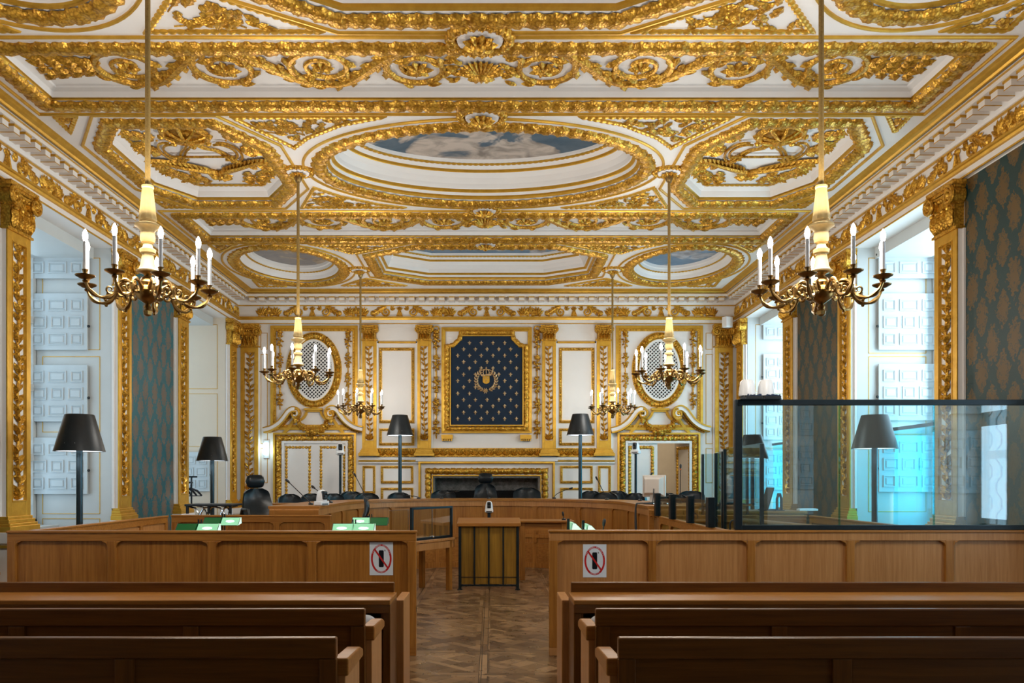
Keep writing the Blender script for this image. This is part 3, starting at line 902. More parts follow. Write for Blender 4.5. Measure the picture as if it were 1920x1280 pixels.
for b_, nm in ((BAY0, 'right part of the dock glass'), (BAYM, 'middle of the dock glass')):
    for i in range(4):
        z = CZ+(900-(522, 656, 788, 922)[i])*11.7/F
        dup(SH, (WX+.70, b_[0]+.035, z), PI, f'{POS[i]} shutter mirrored in the {nm}', 'panelled window shutters')
# dark rails of the low secondary glazing inside the right-hand bays
for (a, b), nm in zip(BAYS, ('nearer', 'farther')):
    t = thing('glazing_screen', f'low teal glass screen with dark top rail inside the {nm} right window bay', 'glass screen', (WX+.5, (a+b)/2, 0), 0, 'low teal glass screens in the window bays')
    r_ = MB(); r_.box(WX+.48, WX+.52, a+.02, b-.06, 2.30, 2.345); r_.build('top_rail', 'dark_metal', t, 0)
    g = MB(); g.box(WX+.496, WX+.504, a+.02, b-.06, .02, 2.30); g.build('pane', 'teal_glass', t, 0)
    r_ = MB(); r_.box(WX+.48, WX+.52, a+.02, b-.06, 0, .03); r_.build('bottom_rail', 'dark_metal', t, 0)

# damask wall hangings
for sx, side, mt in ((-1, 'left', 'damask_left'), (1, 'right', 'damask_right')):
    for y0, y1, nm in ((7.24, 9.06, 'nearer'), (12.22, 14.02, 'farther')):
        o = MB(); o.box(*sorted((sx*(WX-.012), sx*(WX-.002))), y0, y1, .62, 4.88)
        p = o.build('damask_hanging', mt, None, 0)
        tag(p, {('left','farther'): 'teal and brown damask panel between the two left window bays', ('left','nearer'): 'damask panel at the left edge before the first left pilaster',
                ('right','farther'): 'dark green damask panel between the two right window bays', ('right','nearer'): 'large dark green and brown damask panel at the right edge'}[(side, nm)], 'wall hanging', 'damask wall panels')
        q = MB(); q.box(*sorted((sx*(WX-.03), sx*WX)), y0, y1, 0, .60); bb = q.build('baseboard_'+side, 'white_paint', None, 0); bb['kind'] = 'structure'
        ln = MB()
        for z in (.57, .46, .12): ln.box(*sorted((sx*(WX-.05), sx*(WX-.0))), y0, y1, z, z+.03)
        ln.build('gilt_moulding', 'gold_flat', bb, 0)
# ================================================================== PILASTERS AND BACK WALL
def pilaster(label, O, U, N, w, z0, zcap, ztop, proj=.09, group='gilded pilasters', plinth=True, style='oak', shaft_lo=None):
    """O on the wall at z=0; base bottom z0, capital from zcap to ztop"""
    t = thing('pilaster', label, 'pilaster', (O[0], O[1], z0), 0, group)
    O = tuple(Vector(O)+Vector(N)*.004)
    fr = lambda: MB().frame(O, U, (0,0,1), N)
    hb = .17 if shaft_lo is None else shaft_lo
    zs = z0+hb
    b = fr()
    for (e, za, zb, p) in ((.07, z0, z0+hb*.38, proj+.07), (.05, z0+hb*.38, z0+hb*.55, proj+.055), (.035, z0+hb*.55, z0+hb*.8, proj+.035), (.015, z0+hb*.8, zs, proj+.015)):
        b.box(-w/2-e, w/2+e, za, zb, 0, p)
    b.build('base', 'gold_flat', t, 0, .006)
    s = fr(); bd = w*.19
    d0 = proj-.018
    s.box(-w/2, -w/2+bd, zs, zcap, d0, proj); s.box(w/2-bd, w/2, zs, zcap, d0, proj)
    s.box(-w/2+bd, w/2-bd, zs, zs+.16, d0, proj); s.box(-w/2+bd, w/2-bd, zcap-.10, zcap, d0, proj)
    k_ = fr(); k_.box(-w/2-.002, -w/2+bd, zs, zcap, 0, d0); k_.box(w/2-bd, w/2+.002, zs, zcap, 0, d0); k_.box(-w/2-.035, -w/2-.002, zs, zcap, 0, .03); k_.box(w/2+.002, w/2+.035, zs, zcap, 0, .03); k_.build('backing', 'white_paint', t, 0)
    s.build('shaft_border', 'gold_flat', t, 0, .004)
    q = fr(); q.box(-w/2+bd, w/2-bd, zs+.16, zcap-.10, 0, proj-.03); q.build('shaft_panel', 'white_paint', t, 0)
    ed = fr(); ed.sweep(rect(-w/2+bd, w/2-bd, zs+.16, zcap-.10), [(0,proj-.03),(0,proj+.006),(.010,proj+.006),(.016,proj-.03)], True); ed.build('inner_moulding', 'gold_flat', t, 20)
    v = fr(); z = zs+.2; n = proj-.03; iw = (w-2*bd)*.5
    L = zcap-.12-z; k = max(6, int(L/.11)); pts = []
    for i in range(k*2+1):
        u = i/(k*2); pts.append((iw*.16*math.sin(u*k*1.1), z+L*u, n+.018))
    v.tube(pts, [.016 if style == 'oak' else .012]*len(pts), 6)
    for i in range(k):
        zz = z+L*(i+.3)/k; x = iw*.16*math.sin((i+.3)/k*k*1.1); sd = 1 if i % 2 else -1
        lf = v.leaf if style == 'oak' else v.plain_leaf
        lf(x, zz, PI/2-sd*.75, iw*1.15, iw*.62, .05, n+.005); lf(x, zz+.03, PI/2+sd*.85, iw*.95, iw*.5, .045, n+.005)
        if i % 2 == 0: v.ball((x+sd*iw*.55, zz-.02, n+.01), .016, 6, 4)
        if i % 3 == 0: v.tube([(x, zz, n+.02), (x-sd*iw*.3, zz+.05, n+.05), (x-sd*iw*.6, zz+.03, n+.03)], .006, 4)
    for j in range(5): v.plain_leaf(0, zs+.18, PI/2-.9+.45*j, .16, .06, .05, n)
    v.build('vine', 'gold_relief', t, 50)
    # ionic / composite capital
    c = fr(); H = ztop-zcap; W2 = w/2
    c.box(-W2-.02, W2+.02, zcap, zcap+.03, 0, proj+.02)
    c.prism([(-W2*.92,zcap+.03),(W2*.92,zcap+.03),(W2*.96,ztop-H*.14),(-W2*.96,ztop-H*.14)], 0, proj+.015)
    c.box(-W2*1.22, W2*1.22, ztop-H*.10, ztop, 0, proj+.07); c.box(-W2*1.15, W2*1.15, ztop-H*.16, ztop-H*.10, 0, proj+.05)
    n = proj+.02
    for s_ in (-1, 1):
        cx, cz, R = s_*W2*.88, ztop-H*.30, H*.19
        c.mat(MB().frame(O, U, (0,0,1), N).M)
        c.tube([(p[0], p[1], n+.055-.035*(i/20)*0) for i, p in enumerate(spiral(cx, cz, R, 1.9, -s_, PI/2, .12, 26))], [R*.26*(1-.55*i/25) for i in range(26)], 6)
        c.prism(ellipse(cx, cz, R*.95, R*.95, 14), proj*.2, n+.035)
        c.ball((cx, cz, n+.05), R*.3, 6, 3, True)
        # side volute, seen on the return
        c.tube([(s_*W2*1.02, cz+R*.9*math.sin(a), proj*.55+.01+min(R*.7, proj*.38)*math.cos(a)) for a in [TAU*i/12 for i in range(13)]], min(R*.22, .012), 5)
    c.tube([(-W2*.75+1.5*W2*i/8, ztop-H*.19-.02*math.sin(PI*i/8), n+.03) for i in range(9)], .018, 6)
    for i in range(5): c.ball((-W2*.5+W2*.25*i, ztop-H*.27, n+.01), (W2*.11, H*.05, .03), 6, 3, True)
    for i in range(4):
        x = -W2*.72+W2*.48*i; c.leaf(x, zcap+.04, PI/2, H*.5, W2*.5, .07, n)
        c.ball((x, zcap+H*.46, n+.03), (W2*.16, H*.06, .035), 6, 3, True)
    for i in range(3): c.leaf(-W2*.48+W2*.48*i, zcap+.03, PI/2, H*.36, W2*.42, .09, n+.01)
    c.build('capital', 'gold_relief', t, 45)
    if plinth:
        p = fr(); p.box(-W2-.06, W2+.06, 0, z0-.12, 0, proj+.05); p.box(-W2-.09, W2+.09, z0-.12, z0, 0, proj+.075); p.build('pedestal', 'white_paint', t, 0, .006)
        p = fr(); p.box(-W2-.085, W2+.085, z0-.17, z0-.14, 0, proj+.072); p.build('pedestal_gilding', 'gold_flat', t, 0)
    return t
ORD = [('nearest', 9.30, .46), ('second', 11.99, .42), ('third', 14.27, .46), ('farthest', 17.03, .42)]
for sx, side in ((-1, 'left'), (1, 'right')):
    for nm, y, w in ORD:
        lab = {'nearest': f'nearest gilded pilaster on the {side} wall', 'second': f'gilded pilaster on the {side} wall between nearer bay and damask',
               'third': f'gilded pilaster on the {side} wall between damask and farther bay', 'farthest': f'farthest gilded pilaster on the {side} wall by the corner'}[nm]
        pilaster(lab, (sx*WX, y, 0), (0,1,0) if sx < 0 else (0,-1,0), (-sx,0,0), w, 1.03, 4.36, 4.89)
BN = dict(U=(1,0,0), N=(0,-1,0))
def bwp(label, px0, px1, pyb, pyc, pyt, lo, style='laurel', plinth=False):
    x0, _ = bw(px0, 0); x1, _ = bw(px1, 0)
    pilaster(label, ((x0+x1)/2, DB, 0), (1,0,0), (0,-1,0), x1-x0, bw(0,pyb)[1], bw(0,pyc)[1], bw(0,pyt)[1], .08, 'gilded pilasters', plinth, style, lo)
bwp('broad gilded pilaster in the back left corner', 453, 486, 951, 652, 610, .18, 'oak', True)
bwp('broad gilded pilaster in the back right corner', 1339, 1372, 951, 652, 610, .18, 'oak', True)
for lab, a, b in (('slim gilded pilaster right of the closed left door', 680, 707), ('slim gilded pilaster left of the navy panel', 783, 809),
                  ('slim gilded pilaster right of the navy panel', 1016, 1042), ('slim gilded pilaster left of the open right door', 1118, 1145)):
    bwp(lab, a, b, 855, 640, 611, .16)

def BF(p=.004): return MB().frame((0,DB-p,0), (1,0,0), (0,0,1), (0,-1,0))
def brect(px0, px1, py0, py1):
    x0, z1 = bw(px0, py0); x1, z0 = bw(px1, py1); return rect(x0, x1, z0, z1)
def c_of(poly): n = len(poly); return (sum(p[0] for p in poly)/n, DB, sum(p[1] for p in poly)/n)
# gilt-framed wall panels
def wall_panel(label, px0, px1, py0, py1, w=.05):
    r_ = brect(px0, px1, py0, py1)
    t = thing('framed_panel', label, 'wall panel', c_of(r_), 0, 'gilt framed panels of the back wall')
    b = BF(); b.sweep(inset(r_, w/2), garland(w*.8, .035, .06, 5, .35, .1), True, .015); b.build('leaf_frame', 'gold_relief', t, 45)
    b = BF(); b.sweep(r_, [(0,0),(0,.02),(.01,.022),(.014,0)], True); b.sweep(inset(r_, w), [(-.004,0),(-.004,.014),(.008,.014),(.010,0)], True); b.build('gilt_fillet', 'gold_flat', t, 20)
    b = BF(); b.prism(inset(r_, w), -.002, .004); b.build('field', 'white_paint', t, 0)
for (s, A) in (('left', lambda a: a), ('right', lambda a: 1825.2-a)):
    def wp(lab, a, b, c, d, w=.05):
        p, q = sorted((A(a), A(b))); wall_panel(lab, p, q, c, d, w)
    wp(f'tall gilt framed white panel {s} of the navy panel', 711, 777, 652, 793, .055)
    wp(f'small gilt framed panel over the acanthus band, {s} side, behind the floor lamp', 711, 777, 803, 835, .05)
    wp(f'narrow upright gilt framed dado panel beside the {s} door', 680, 704, 873, 925, .045)
    wp(f'upper low gilt framed dado panel {s} of the fireplace', 714, 775, 873, 906, .045)
    wp(f'lowest gilt framed dado panel {s} of the fireplace, behind the desk', 714, 775, 914, 946, .045)
# acanthus band, dado cornice and thin gilt lines belong to the back wall
ac = BF()
for a, b in ((708, 782), (810, 1015), (1043, 1117)):
    x0, z1 = bw(a, 841); x1, z0 = bw(b, 855); n = max(2, int(round((x1-x0)/.16)))
    ac.box(x0, x1, z0, z1, 0, .03); ac.box(x0, x1, z1-.012, z1+.012, 0, .06); ac.box(x0, x1, z0-.012, z0+.012, 0, .07)
    for i in range(n):
        cx = x0+(x1-x0)*(i+.5)/n
        for j in range(5): ac.plain_leaf(cx, z0+.005, PI/2-.8+.4*j, (z1-z0)*1.0, .05, .035, .03)
t5 = struct('trim_5'); ac.build('acanthus_band', 'gold_relief', t5, 45)
d = BF(); dl = BF()
for a, b in ((673, 785), (1040, 1152)):
    x0, z1 = bw(a, 857); x1, z0 = bw(b, 866); d.box(x0, x1, z1-.06, z1, 0, .075); d.box(x0, x1, z0-.03, z0, 0, .05)
    dl.box(x0, x1, z0+.01, z0+.035, 0, .065)
x0, z1 = bw(780, 857); x1, z0 = bw(1045, 865); d.box(x0, x1, z0, z1, 0, .09)
d.build('dado_cornice', 'white_paint', t5, 0, .006); dl.build('gilt_line', 'gold_flat', t5, 0)
ln = BF()
def gline(px0, px1, py0, py1, w=.010):
    for r_ in [brect(px0, px1, py0, py1)]: ln.sweep(r_, [(0,0),(0,.008),(w,.008),(w,0)], True)
for A in (lambda a: a, lambda a: 1825.2-a):
    for a, b, c, e in ((489,502,624,655),(489,502,664,832),(489,502,840,905)):
        p, q = sorted((A(a), A(b))); gline(p, q, c, e)
    x0 = bw(min(A(708),A(782)),0)[0]; x1 = bw(max(A(708),A(782)),0)[0]; z = bw(0,642)[1]; ln.box(x0, x1, z-.02, z+.02, 0, .03)
ln.build('gilt_lines', 'gold_flat', t5, 0)

# ---- navy hanging with lilies
def navy():
    x0, z1 = bw(846, 631); x1, z0 = bw(979, 796)
    cx, cz = (x0+x1)/2, (z0+z1)/2; cut = .21
    def shp(o, c=cut): return [(x1+o,z0-o),(x1+o,z1-c+.0),(x1-c*.35+o*.3,z1-c+o*.3),(x1-c+o*.3,z1-c*.35+o*.3),(x1-c,z1+o),(x0+c,z1+o),(x0+c-o*.3,z1-c*.35+o*.3),(x0+c*.35-o*.3,z1-c+o*.3),(x0-o,z1-c),(x0-o,z0-o)]
    t = thing('lily_hanging', 'navy panel sewn with gold lilies and a crowned crest in a gilt frame', 'wall hanging', (cx, DB, cz))
    f = BF(); f.prism(shp(.02), 0, .03); f.build('velvet_field', 'navy_velvet', t, 0)
    g = BF(); g.sweep(shp(.085), garland(.115, .07, .12, 7), True, .025); g.build('leaf_frame', 'gold_relief', t, 45)
    g = BF(); g.sweep(shp(.018), [(-.012,.02),(-.012,.06),(.014,.06),(.014,.02)], True); g.build('gilt_slip', 'gold_flat', t, 20)
    g = BF(); r_ = brect(828, 997, 614, 812)
    g.sweep(r_, [(0,0),(0,.05),(.03,.055),(.07,.03),(.085,.03),(.085,0)], True)
    for a in (828, 975):
        xx = bw(a, 0)[0]; g.box(xx, xx+.24, bw(0,823)[1], bw(0,815)[1], 0, .10)
        for i in range(6): g.box(xx+.01+i*.038, xx+.033+i*.038, bw(0,824)[1]-.03, bw(0,823)[1], 0, .08)
    g.build('outer_frame', 'gold_flat', t, 20)
    l = BF()
    def fleur(x, z, s, h=.035):
        l.plain_leaf(x, z-.2*s, PI/2, .75*s, .42*s, .014, h); 
        for sd in (-1, 1): l.plain_leaf(x, z-.02*s, PI/2-sd*1.25, .48*s, .32*s, .012, h); l.plain_leaf(x+sd*.02*s, z-.1*s, -PI/2+sd*.45, .36*s, .18*s, .010, h)
        l.box(x-.16*s, x+.16*s, z-.10*s, z-.02*s, h, h+.012)
        l.plain_leaf(x, z-.08*s, -PI/2, .42*s, .24*s, .012, h)
    row = 0; z = z1-.14
    while z > z0+.02:
        n = 7 if row % 2 else 6
        for i in range(n):
            x = x0+.14+i*.248 if row % 2 == 0 else x0+.016+i*.248
            if x < x0+.03 or x > x1-.03: continue
            if z > z1-cut-.02 and (x < x0+cut*.75 or x > x1-cut*.75): continue
            if abs(x-cx) < .20 and abs(z-(cz-.03)) < .27: continue
            fleur(x, z, .092)
        z -= .1335; row += 1
    l.build('lilies', 'gold_thread', t, 40)
    c = BF(); h = .035; ox, oz = cx-.0, cz+.0
    def bwx(px, py): q = bw(px, py); return q
    sx0, sz0 = bw(911.5, 712)
    c.sweep([(sx0+.125*math.cos(a), sz0-.01+.135*math.sin(a)) for a in [TAU*i/36 for i in range(36)]], garland(.035, .02, .04, 5), True, None)
    c.tube([(sx0+.105*math.cos(a), sz0+.10+.018*math.sin(a*2), h+.01) for a in [PI*i/10 for i in range(11)]], .014, 5)
    for k in range(-2, 3):
        c.tube([(sx0+k*.048*(1-.9*u**2.2)*(1+.5*math.sin(PI*u)), sz0+.10+.115*math.sin(u*PI/2), h+.012) for u in [j/8 for j in range(9)]], .009, 5)
    c.box(sx0-.11, sx0+.11, sz0+.085, sz0+.110, h, h+.018)
    c.ball((sx0, sz0+.225, h), .016, 6, 3, True); c.box(sx0-.006, sx0+.006, sz0+.22, sz0+.27, h, h+.01); c.box(sx0-.02, sx0+.02, sz0+.243, sz0+.253, h, h+.01)
    for sd in (-1, 1):
        for k in range(9):
            a = -PI/2+sd*(.35+.26*k); R = .185+.004*k
            x, z = sx0+R*math.cos(a), sz0-.03+R*1.05*math.sin(a)
            c.plain_leaf(x, z, a+sd*(.9), .085, .045, .018, h); c.plain_leaf(x, z, a+sd*2.1, .075, .04, .018, h)
    for k in range(8): c.plain_leaf(sx0-.015, sz0-.235, TAU*k/8+.4, .07, .03, .016, h)
    c.build('crest_wreath', 'gold_thread', t, 40)
    s_ = BF(); s_.prism([(sx0-.072,sz0+.075),(sx0-.072,sz0-.05),(sx0-.045,sz0-.075),(sx0,sz0-.09),(sx0+.045,sz0-.075),(sx0+.072,sz0-.05),(sx0+.072,sz0+.075)], h, h+.015)
    s_.build('shield', 'gold_flat', t, 20)
    l = BF()
    for dx, dz in ((-.034,.035),(.034,.035),(0,-.03)): fleur(sx0+dx, sz0+dz, .045, h+.016)
    l.build('shield_lilies', 'gold_thread', t, 40)
navy()

# ---- fruit drops
def fruit_drop(label, px, py0, py1, w, n, dense=True):
    x, z1 = bw(px, py0); _, z0 = bw(px, py1)
    t = thing('fruit_drop', label, 'wall ornament', (x, DB, z0), 0, 'gilded fruit drops on the back wall')
    m = BF(); L = z1-z0
    m.tube([(x, z0+L*i/6, .02) for i in range(7)], .014, 5)
    for k in range(n):
        zc = z0+L*(k+.5)/n; hh = L/n*.46
        cnt = 20
        for j in range(cnt):
            u = hsh(j+k*31, px)*2-1; v = hsh(j*3+k, py0)*2-1
            if u*u+v*v > 1: u *= .6; v *= .6
            r_ = w*.16*(.7+.6*hsh(j, k))
            m.ball((x+u*w*.36*(1-.25*abs(v)), zc+v*hh*.85, .03+.03*(1-u*u)), r_, 6, 4)
        for j in range(8):
            a = TAU*j/8+k; m.leaf(x+w*.2*math.cos(a), zc+hh*.6*math.sin(a), a, w*.4, w*.28, .03, .02)
    if not dense: pass
    m.ball((x, z1-.03, .03), w*.3, 7, 4)
    for j in range(7): m.leaf(x, z1-.04, TAU*j/7, w*.5, w*.3, .04, .02)
    if dense:
        q = [(x+.06*math.cos(a), z1+.03+.06*math.sin(a), .03) for a in [TAU*i/14 for i in range(14)]]; m.tube(q, .015, 5, True)
    m.build('fruit_cluster', 'gold_relief', t, 50)
fruit_drop('dense gilded fruit drop just left of the navy panel', 818, 620, 822, .17, 5)
fruit_drop('dense gilded fruit drop just right of the navy panel', 1007, 620, 822, .17, 5)
for px, s in ((525.5, 'left side of the left oval grille'), (653, 'right side of the left oval grille'), (1172, 'left side of the right oval grille'), (1299, 'right side of the right oval grille')):
    fruit_drop('string of gilded fruit bunches, '+s, px, 620, 768, .15, 4, False)

# ---- door bays: gilt outer frame, oval grille, broken pediment, door case
def door_bay(s, A):
    def R(a, b, c, d):
        p, q = sorted((A(a), A(b))); return brect(p, q, c, d)
    sgn = 1 if s == 'left' else -1
    # outer flat gilt frame with pearl line
    r_ = R(508, 671, 611, 806)
    t = thing('gilt_frame', f'tall gilt frame around the oval grille over the {s} door', 'wall frame', c_of(r_), 0, 'tall gilt frames over the doors')
    b = BF(); b.sweep(r_, [(0,0),(0,.045),(.055,.05),(.07,.03),(.11,.03),(.115,0)], True); b.build('gilt_moulding', 'gold_flat', t, 20)
    b = BF(); b.sweep(inset(r_, .088), garland(.035, .045, .06, 5, .6, 0, 'egg'), True, .012); b.build('pearl_line', 'gold_relief', t, 40)
    # oval grille
    cx, cz = bw(A(589), 694); a_, b_ = 51/SB, 70/SB
    t = thing('oval_grille', f'oval lattice grille in a gilt frame over the {s} door', 'grille', (cx, DB, cz), 0, 'oval lattice grilles')
    b = BF(); b.sweep(ellipse(cx, cz, a_-.065, b_-.065, 64), garland(.145, .075, .11, 7, .30, .25), True, .022); b.build('leaf_frame', 'gold_relief', t, 45)
    b = BF(); b.sweep(ellipse(cx, cz, a_, b_, 64), [(-.012,0),(-.012,.03),(.012,.03),(.012,0)], True)
    b.sweep(ellipse(cx, cz, a_-.135, b_-.135, 64), [(-.01,0),(-.01,.05),(.008,.05),(.008,0)], True); b.build('gilt_fillet', 'gold_flat', t, 30)
    ai, bi = a_-.142, b_-.142
    b = BF(); b.prism(ellipse(cx, cz, ai+.02, bi+.02, 48), -.002, .004); b.build('shade_plate', 'soot_and_shade', t, 0)  # thin black plate, painting the dark depth behind the lattice
    b = BF(); b.sweep(ellipse(cx, cz, ai, bi, 64), [(0,0),(0,.05),(.045,.05),(.045,0)], True); b.build('white_rim', 'white_paint', t, 30)
    g = BF(); stp = .078
    for dr in (1, -1):
        k = -40
        while k <= 40:
            # line x - dr*z = k*stp*sqrt2 within the ellipse
            c = k*stp; A2 = 1/ai**2+1/bi**2; B2 = 2*c*1/ai**2*1; 
            # param z=u, x = dr*u + c
            qa = 1/ai**2+1/bi**2; qb = 2*dr*c/ai**2; qc = c*c/ai**2-1
            D = qb*qb-4*qa*qc
            if D > 0:
                u0, u1 = (-qb-math.sqrt(D))/(2*qa), (-qb+math.sqrt(D))/(2*qa)
                p0 = Vector((cx+dr*u0+c, cz+u0)); p1 = Vector((cx+dr*u1+c, cz+u1))
                if (p1-p0).length > .03: g.tube([(p0.x, p0.y, .03+.004*dr), (p1.x, p1.y, .03+.004*dr)], .0118, 4)
            k += 1
    g.build('lattice', 'white_paint', t, 0)
    # broken scroll pediment with garland
    c0x, c0z = bw(A(589), 808)
    t = thing('door_pediment', f'broken scroll pediment with fruit swag over the {s} door', 'pediment', (c0x, DB, c0z), 0, 'scroll pediments over the doors')
    gld = BF(); rel = BF()
    for m_ in (-1, 1):
        wht = BF()
        def P(px, py): q = bw(A(589), py); return (q[0]+m_*(px)/SB, q[1])
        # S curve from the outer foot up to the volute
        ctrl = [(92,806),(80,803),(70,798),(60,790),(52,780),(46,772),(38,767),(31,769),(28,775),(31,781),(36,779)]
        pts = [P(a, b) for a, b in ctrl]
        pts = smooth_path(pts, 4)
        wht.sweep(pts, [(-.05,0),(-.05,.16),(.03,.16),(.03,0)], False)
        wht.build('white_cornice', 'white_paint', t, 30)
        gld.sweep(pts, [(-.075,0),(-.075,.185),(-.045,.185),(-.045,0)], False); gld.sweep(pts, [(.028,0),(.028,.17),(.055,.15),(.055,0)], False)
        vx, vz = P(33, 776); rel.tube([(p[0], p[1], .14) for p in spiral(vx, vz, .10, 1.6, m_, PI/2, .15, 22)], [.036-.018*i/21 for i in range(22)], 6)
        rel.prism(ellipse(vx, vz, .09, .09, 16), 0, .13); rel.ball((vx, vz, .14), .04, 7, 3, True)
        for k in range(4): rel.leaf(vx-m_*.01, vz-.03-.02*k, -PI/2+m_*.2, .14, .09, .04, .12)
        rel.sweep([P(a, b) for a, b in ((84,811),(70,806),(58,798),(50,789),(43,782))], garland(.04, .13, .05, 5, .5, 0, 'egg'), False, .012)
        # flat gilt inner curve
        gp = [P(a, b) for a, b in ((56,811),(48,804),(42,795),(36,786))]; gld.sweep(smooth_path(gp, 4), [(-.03,0),(-.03,.05),(.03,.05),(.03,0)], False)
        gp = [P(a, b) for a, b in ((24,787),(19,783),(15,777),(13,771))]; gld.sweep(smooth_path(gp, 4), [(-.025,0),(-.025,.05),(.025,.05),(.025,0)], False)
    q = bw(A(589), 768); gld.box(q[0]-.19, q[0]+.19, q[1]-.02, q[1]+.025, 0, .11); gld.box(q[0]-.14, q[0]+.14, q[1]-.05, q[1]-.02, 0, .08)
    # fruit swag
    for i in range(60):
        u = i/59*2-1; r_ = .05*(1-.35*abs(u))
        px_ = 33*u; py_ = 782+27*(1-u*u)**.8
        x = q[0]+px_/SB+(hsh(i,1)-.5)*.05; z = bw(0, py_)[1]+(hsh(i,2)-.5)*.07
        rel.ball((x, z, .05+.05*hsh(i,3)), r_*(.7+.5*hsh(i,4)), 7, 4)
        rel.leaf(x, z, hsh(i,5)*TAU, .09, .06, .04, .07)
    gld.build('gilt_mouldings', 'gold_flat', t, 30); rel.build('fruit_swag', 'gold_relief', t, 45)
    # door case
    n = 1 if s == 'left' else 2
    D = struct(f'door_{n}'); x0, z1 = bw(min(A(526),A(655)), 826); x1, z0 = bw(max(A(526),A(655)), 900); z0 = DZ
    D.location = ((x0+x1)/2, DB, DZ)
    xo0, xo1 = sorted((bw(A(513),0)[0], bw(A(668),0)[0])); zo = bw(0,811)[1]
    def cas(o): return [(xo0+o, z0), (xo0+o, zo-o), (xo1-o, zo-o), (xo1-o, z0)]
    b = BF(); b.sweep(cas(0), [(0,0),(0,.05),(-.04,.055),(-.05,.02),(-.05,0)], False); b.build('gilt_architrave', 'gold_flat', D, 20)
    b = BF(); b.sweep(cas(.115), garland(.125, .07, .12, 7, .35, .2), False, .024); b.build('leaf_architrave', 'gold_relief', D, 45)
    b = BF(); b.sweep(cas(.195), [(.02,0),(.02,.03),(-.03,.03),(-.03,.0)], False); b.build('door_frame', 'white_paint', D, 0)
    def leafd(xa, xb, ang=0, hinge=None):
        o = MB(); w = xb-xa; H = z1-z0
        M = Matrix.Translation((hinge if hinge is not None else xa, DB+.02, z0)) @ Matrix.Rotation(ang, 4, 'Z')
        sh = 0 if hinge is None or hinge == xa else -w
        o.M = M; o.box(sh, sh+w, 0, .05, .005, H-.01)
        d_ = o.build('door_leaf', 'white_paint' if not ang else 'beige_paint', D, 0)
        f = MB(); Mf = M @ MB().frame((0,-.001,0), (1,0,0), (0,0,1), (0,-1,0)).M; f.M = Mf
        f.sweep(rect(sh+w*.17, sh+w*.85, .14, H-.14), garland(.075, .035, .07, 5, .4, .15), True, .015)
        f.build('door_panel_frame', 'gold_relief', d_, 45)
        f = MB(); f.M = Mf; f.ball((sh+w*.94, H*.5, .03), .02, 6, 4); f.box(sh+w*.92, sh+w*.96, H*.44, H*.56, 0, .01); f.build('door_handle', 'brass', d_, 30)
    xm = (x0+x1)/2
    if s == 'left':
        leafd(x0, xm-.004); leafd(xm+.004, x1)
    else:
        leafd(x0, xm-.02); leafd(xm, x1, -1.25, x1)
    return t
def smooth_path(pts, k):
    out = []; n = len(pts)
    for i in range(n-1):
        p0 = Vector(pts[max(0,i-1)]); p1 = Vector(pts[i]); p2 = Vector(pts[i+1]); p3 = Vector(pts[min(n-1,i+2)])
        for j in range(k):
            t = j/k; q = .5*((2*p1)+(p2-p0)*t+(2*p0-5*p1+4*p2-p3)*t*t+(3*p1-p0-3*p2+p3)*t**3); out.append(tuple(q))
    out.append(tuple(pts[-1])); return out
door_bay('left', lambda a: a); door_bay('right', lambda a: 1825.2-a)

# ---- fireplace
def fireplace():
    x0, z1 = bw(812, 893); x1, _ = bw(1012, 0); z0 = DZ
    t = thing('fireplace', 'wide fireplace with a gilded leaf surround and grey stone back', 'fireplace', ((x0+x1)/2, DB, DZ))
    def U(a, b, c): p, q = bw(a, c); r_, _ = bw(b, c); return [(p, z0), (p, q), (r_, q), (r_, z0)]
    b = BF(); b.sweep(U(785,1040,865), [(0,.0),(0,.07),(-.035,.075),(-.05,.05),(-.05,0)], False); b.build('outer_moulding', 'gold_flat', t, 20)
    b = BF(); b.sweep(U(803,1022,883), garland(.14, .09, .13, 7), False, .026); b.build('leaf_surround', 'gold_relief', t, 45)
    b = BF(); b.sweep(U(810,1015,890), [(0,0),(0,.06),(-.025,.06),(-.025,0)], False); b.build('gilt_slip', 'gold_flat', t, 0)
    b = MB(); b.box(x0-.05, x1+.05, DB+.62, DB+.70, z0+.01, z1+.1); b.build('stone_back', 'grey_stone', t, 0)
    b = MB(); zt = bw(0,918)[1]
    b.box(x0+.04, x1-.04, DB+.50, DB+.61, z0+.01, zt-.02); b.build('fire_cavity', 'soot_and_shade', t, 0)
    b = MB(); b.box(x0+.004, x0+.03, DB+.0, DB+.62, z0+.01, z1-.03); b.box(x1-.03, x1-.004, DB+.0, DB+.62, z0+.01, z1-.03); b.box(x0+.004, x1-.004, DB+.0, DB+.62, z1-.03, z1-.004)
    b.build('lining', 'grey_stone', t, 0)
fireplace()
# lit sconce and white alarm box
def sconce():
    x, z = bw(500, 842)
    t = thing('box_sconce', 'small glowing box light beside the left door', 'wall light', (x, DB, z))
    b = MB(); b.box(x-.06, x+.06, DB-.03, DB, z-.19, z+.19); b.build('backplate', 'white_plastic', t, 0, .006)
    b = MB(); b.box(x-.045, x+.045, DB-.10, DB-.03, z-.12, z+.13); b.build('diffuser', 'sconce_glow', t, 0, .01)
    L = bpy.data.lights.new('sconce_lamp', 'POINT'); L.energy = 4; L.color = (.6, .9, 1); L.shadow_soft_size = .06
    lo = bpy.data.objects.new('sconce_lamp', L); lo.location = (x, DB-.2, z); COL.objects.link(lo)
sconce()
x, y, z = at(1364, 604, 17.0)
t = thing('speaker_box', 'little white speaker box high in the back right corner', 'speaker', (x, y, z))
b = MB(); b.mat(Matrix.Translation((x, y, z)) @ Matrix.Rotation(.5, 4, 'Z')); b.box(-.09, .09, -.07, .07, -.11, .11); b.build('case', 'white_plastic', t, 0, .015)
